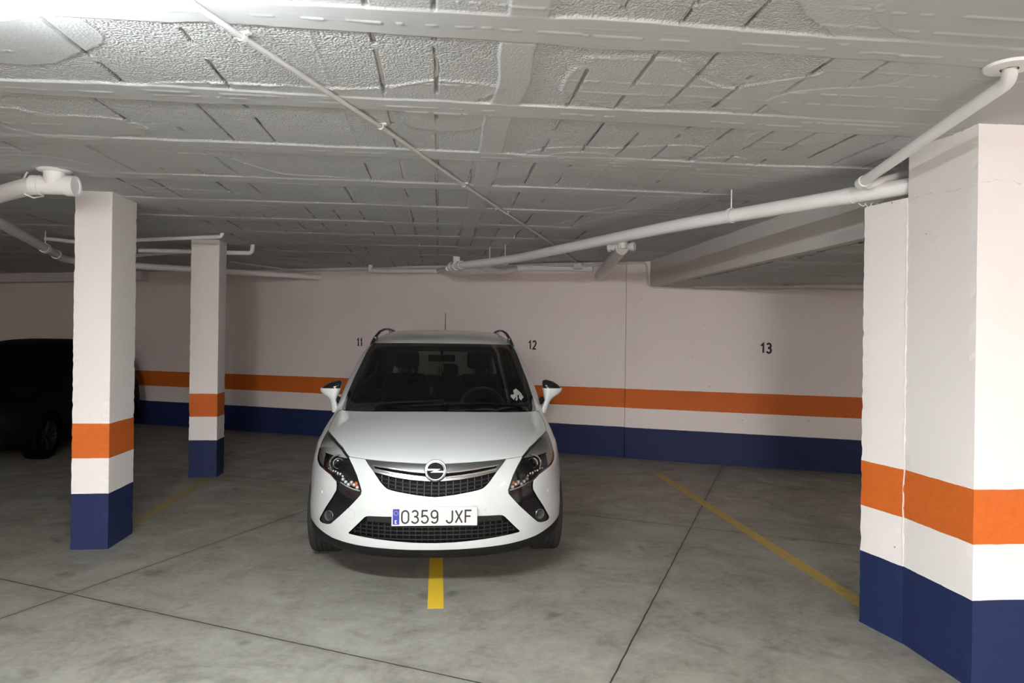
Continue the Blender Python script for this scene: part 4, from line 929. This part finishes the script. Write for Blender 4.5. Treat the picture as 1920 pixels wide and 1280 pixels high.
    for pts, w_ in (([(.615,1.165), (.63,1.135), (.60,1.118), (.585,1.100)], .026), ([(.60,1.150), (.632,1.150), (.655,1.128), (.672,1.098)], .024), ([(.655,1.135), (.648,1.105), (.66,1.088)], .016), ([(.585,1.128), (.575,1.112)], .016), ([(.62,1.125), (.622,1.098), (.612,1.088)], .014)):
        q.ribbon(pts, w_, lambda x, z, t_: surf(x, z, .0012 + t_), .0004)
    q.build('sticker', M_STICK, ws)
    bm.free()
    return surf
def thing_part(name, parent, loc):
    o = bpy.data.objects.new(name, None); C.objects.link(o); o.parent = parent; o.location = loc; o.empty_display_size = .05; return o

car = thing('car', 'white people carrier with plate 0359 JXF parked facing the viewer under numbers 11 and 12', 'car', (-.012, 4.33, 0), -.021)
surf = build_car(car)
# ribbon hanging from the interior mirror: a thing of its own
rb = thing('hanging_ribbon', 'yellow ribbon hanging from the interior mirror behind the white car windscreen', 'ribbon', (0, 0, 0))
rb.location = car.location; rb.rotation_euler = car.rotation_euler
q = MB(); q.tube([(0, 1.812, 1.435), (.002, 1.812, 1.40), (-.004, 1.812, 1.37)], .0025, 6); q.build('cord', M_RIBBON, rb, True)
for dx, ln, m_ in ((-.008, .135, M_RIBBON), (.008, .105, M_RIBBON), (.001, .04, M_RIBBON2)):
    q = MB(); pts = [(dx * .2, 1.381), (dx * .8, 1.37), (dx * 1.2, 1.345), (dx * (1.4 + .3 * math.sin(ln * 90)), 1.385 - ln)]
    q.ribbon(pts, .013, lambda x, z, t_: Vector((x, 1.812 - t_, z)), .003); q.build('ribbon_tail', m_, rb)
# dark car on the left
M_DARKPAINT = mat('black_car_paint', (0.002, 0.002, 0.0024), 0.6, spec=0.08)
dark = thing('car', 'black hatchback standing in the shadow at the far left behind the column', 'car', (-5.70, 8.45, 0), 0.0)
M_SHADEBLACK = mat('shade_black', (0.002, 0.002, 0.0022), 0.7, spec=0.05); M_DRIM = mat('shade_black_rim', (0.006, 0.006, 0.006), 0.6, spec=0.2)  # near-black puts the dark corner's shade into chrome, glass, lamps, tyres and rims
M_CHROME = M_SATIN = M_RAIL = M_GRID = M_PANEL = M_REFL = M_AMBER = M_BLACKGLOSS = M_BLACK = M_VAL = M_TYRE = M_GLASS = M_TINT = M_SEAM = M_LINING = M_SHADEBLACK; M_RIM = M_METAL = M_DRIM; M_LENS = M_BLACKGLOSS
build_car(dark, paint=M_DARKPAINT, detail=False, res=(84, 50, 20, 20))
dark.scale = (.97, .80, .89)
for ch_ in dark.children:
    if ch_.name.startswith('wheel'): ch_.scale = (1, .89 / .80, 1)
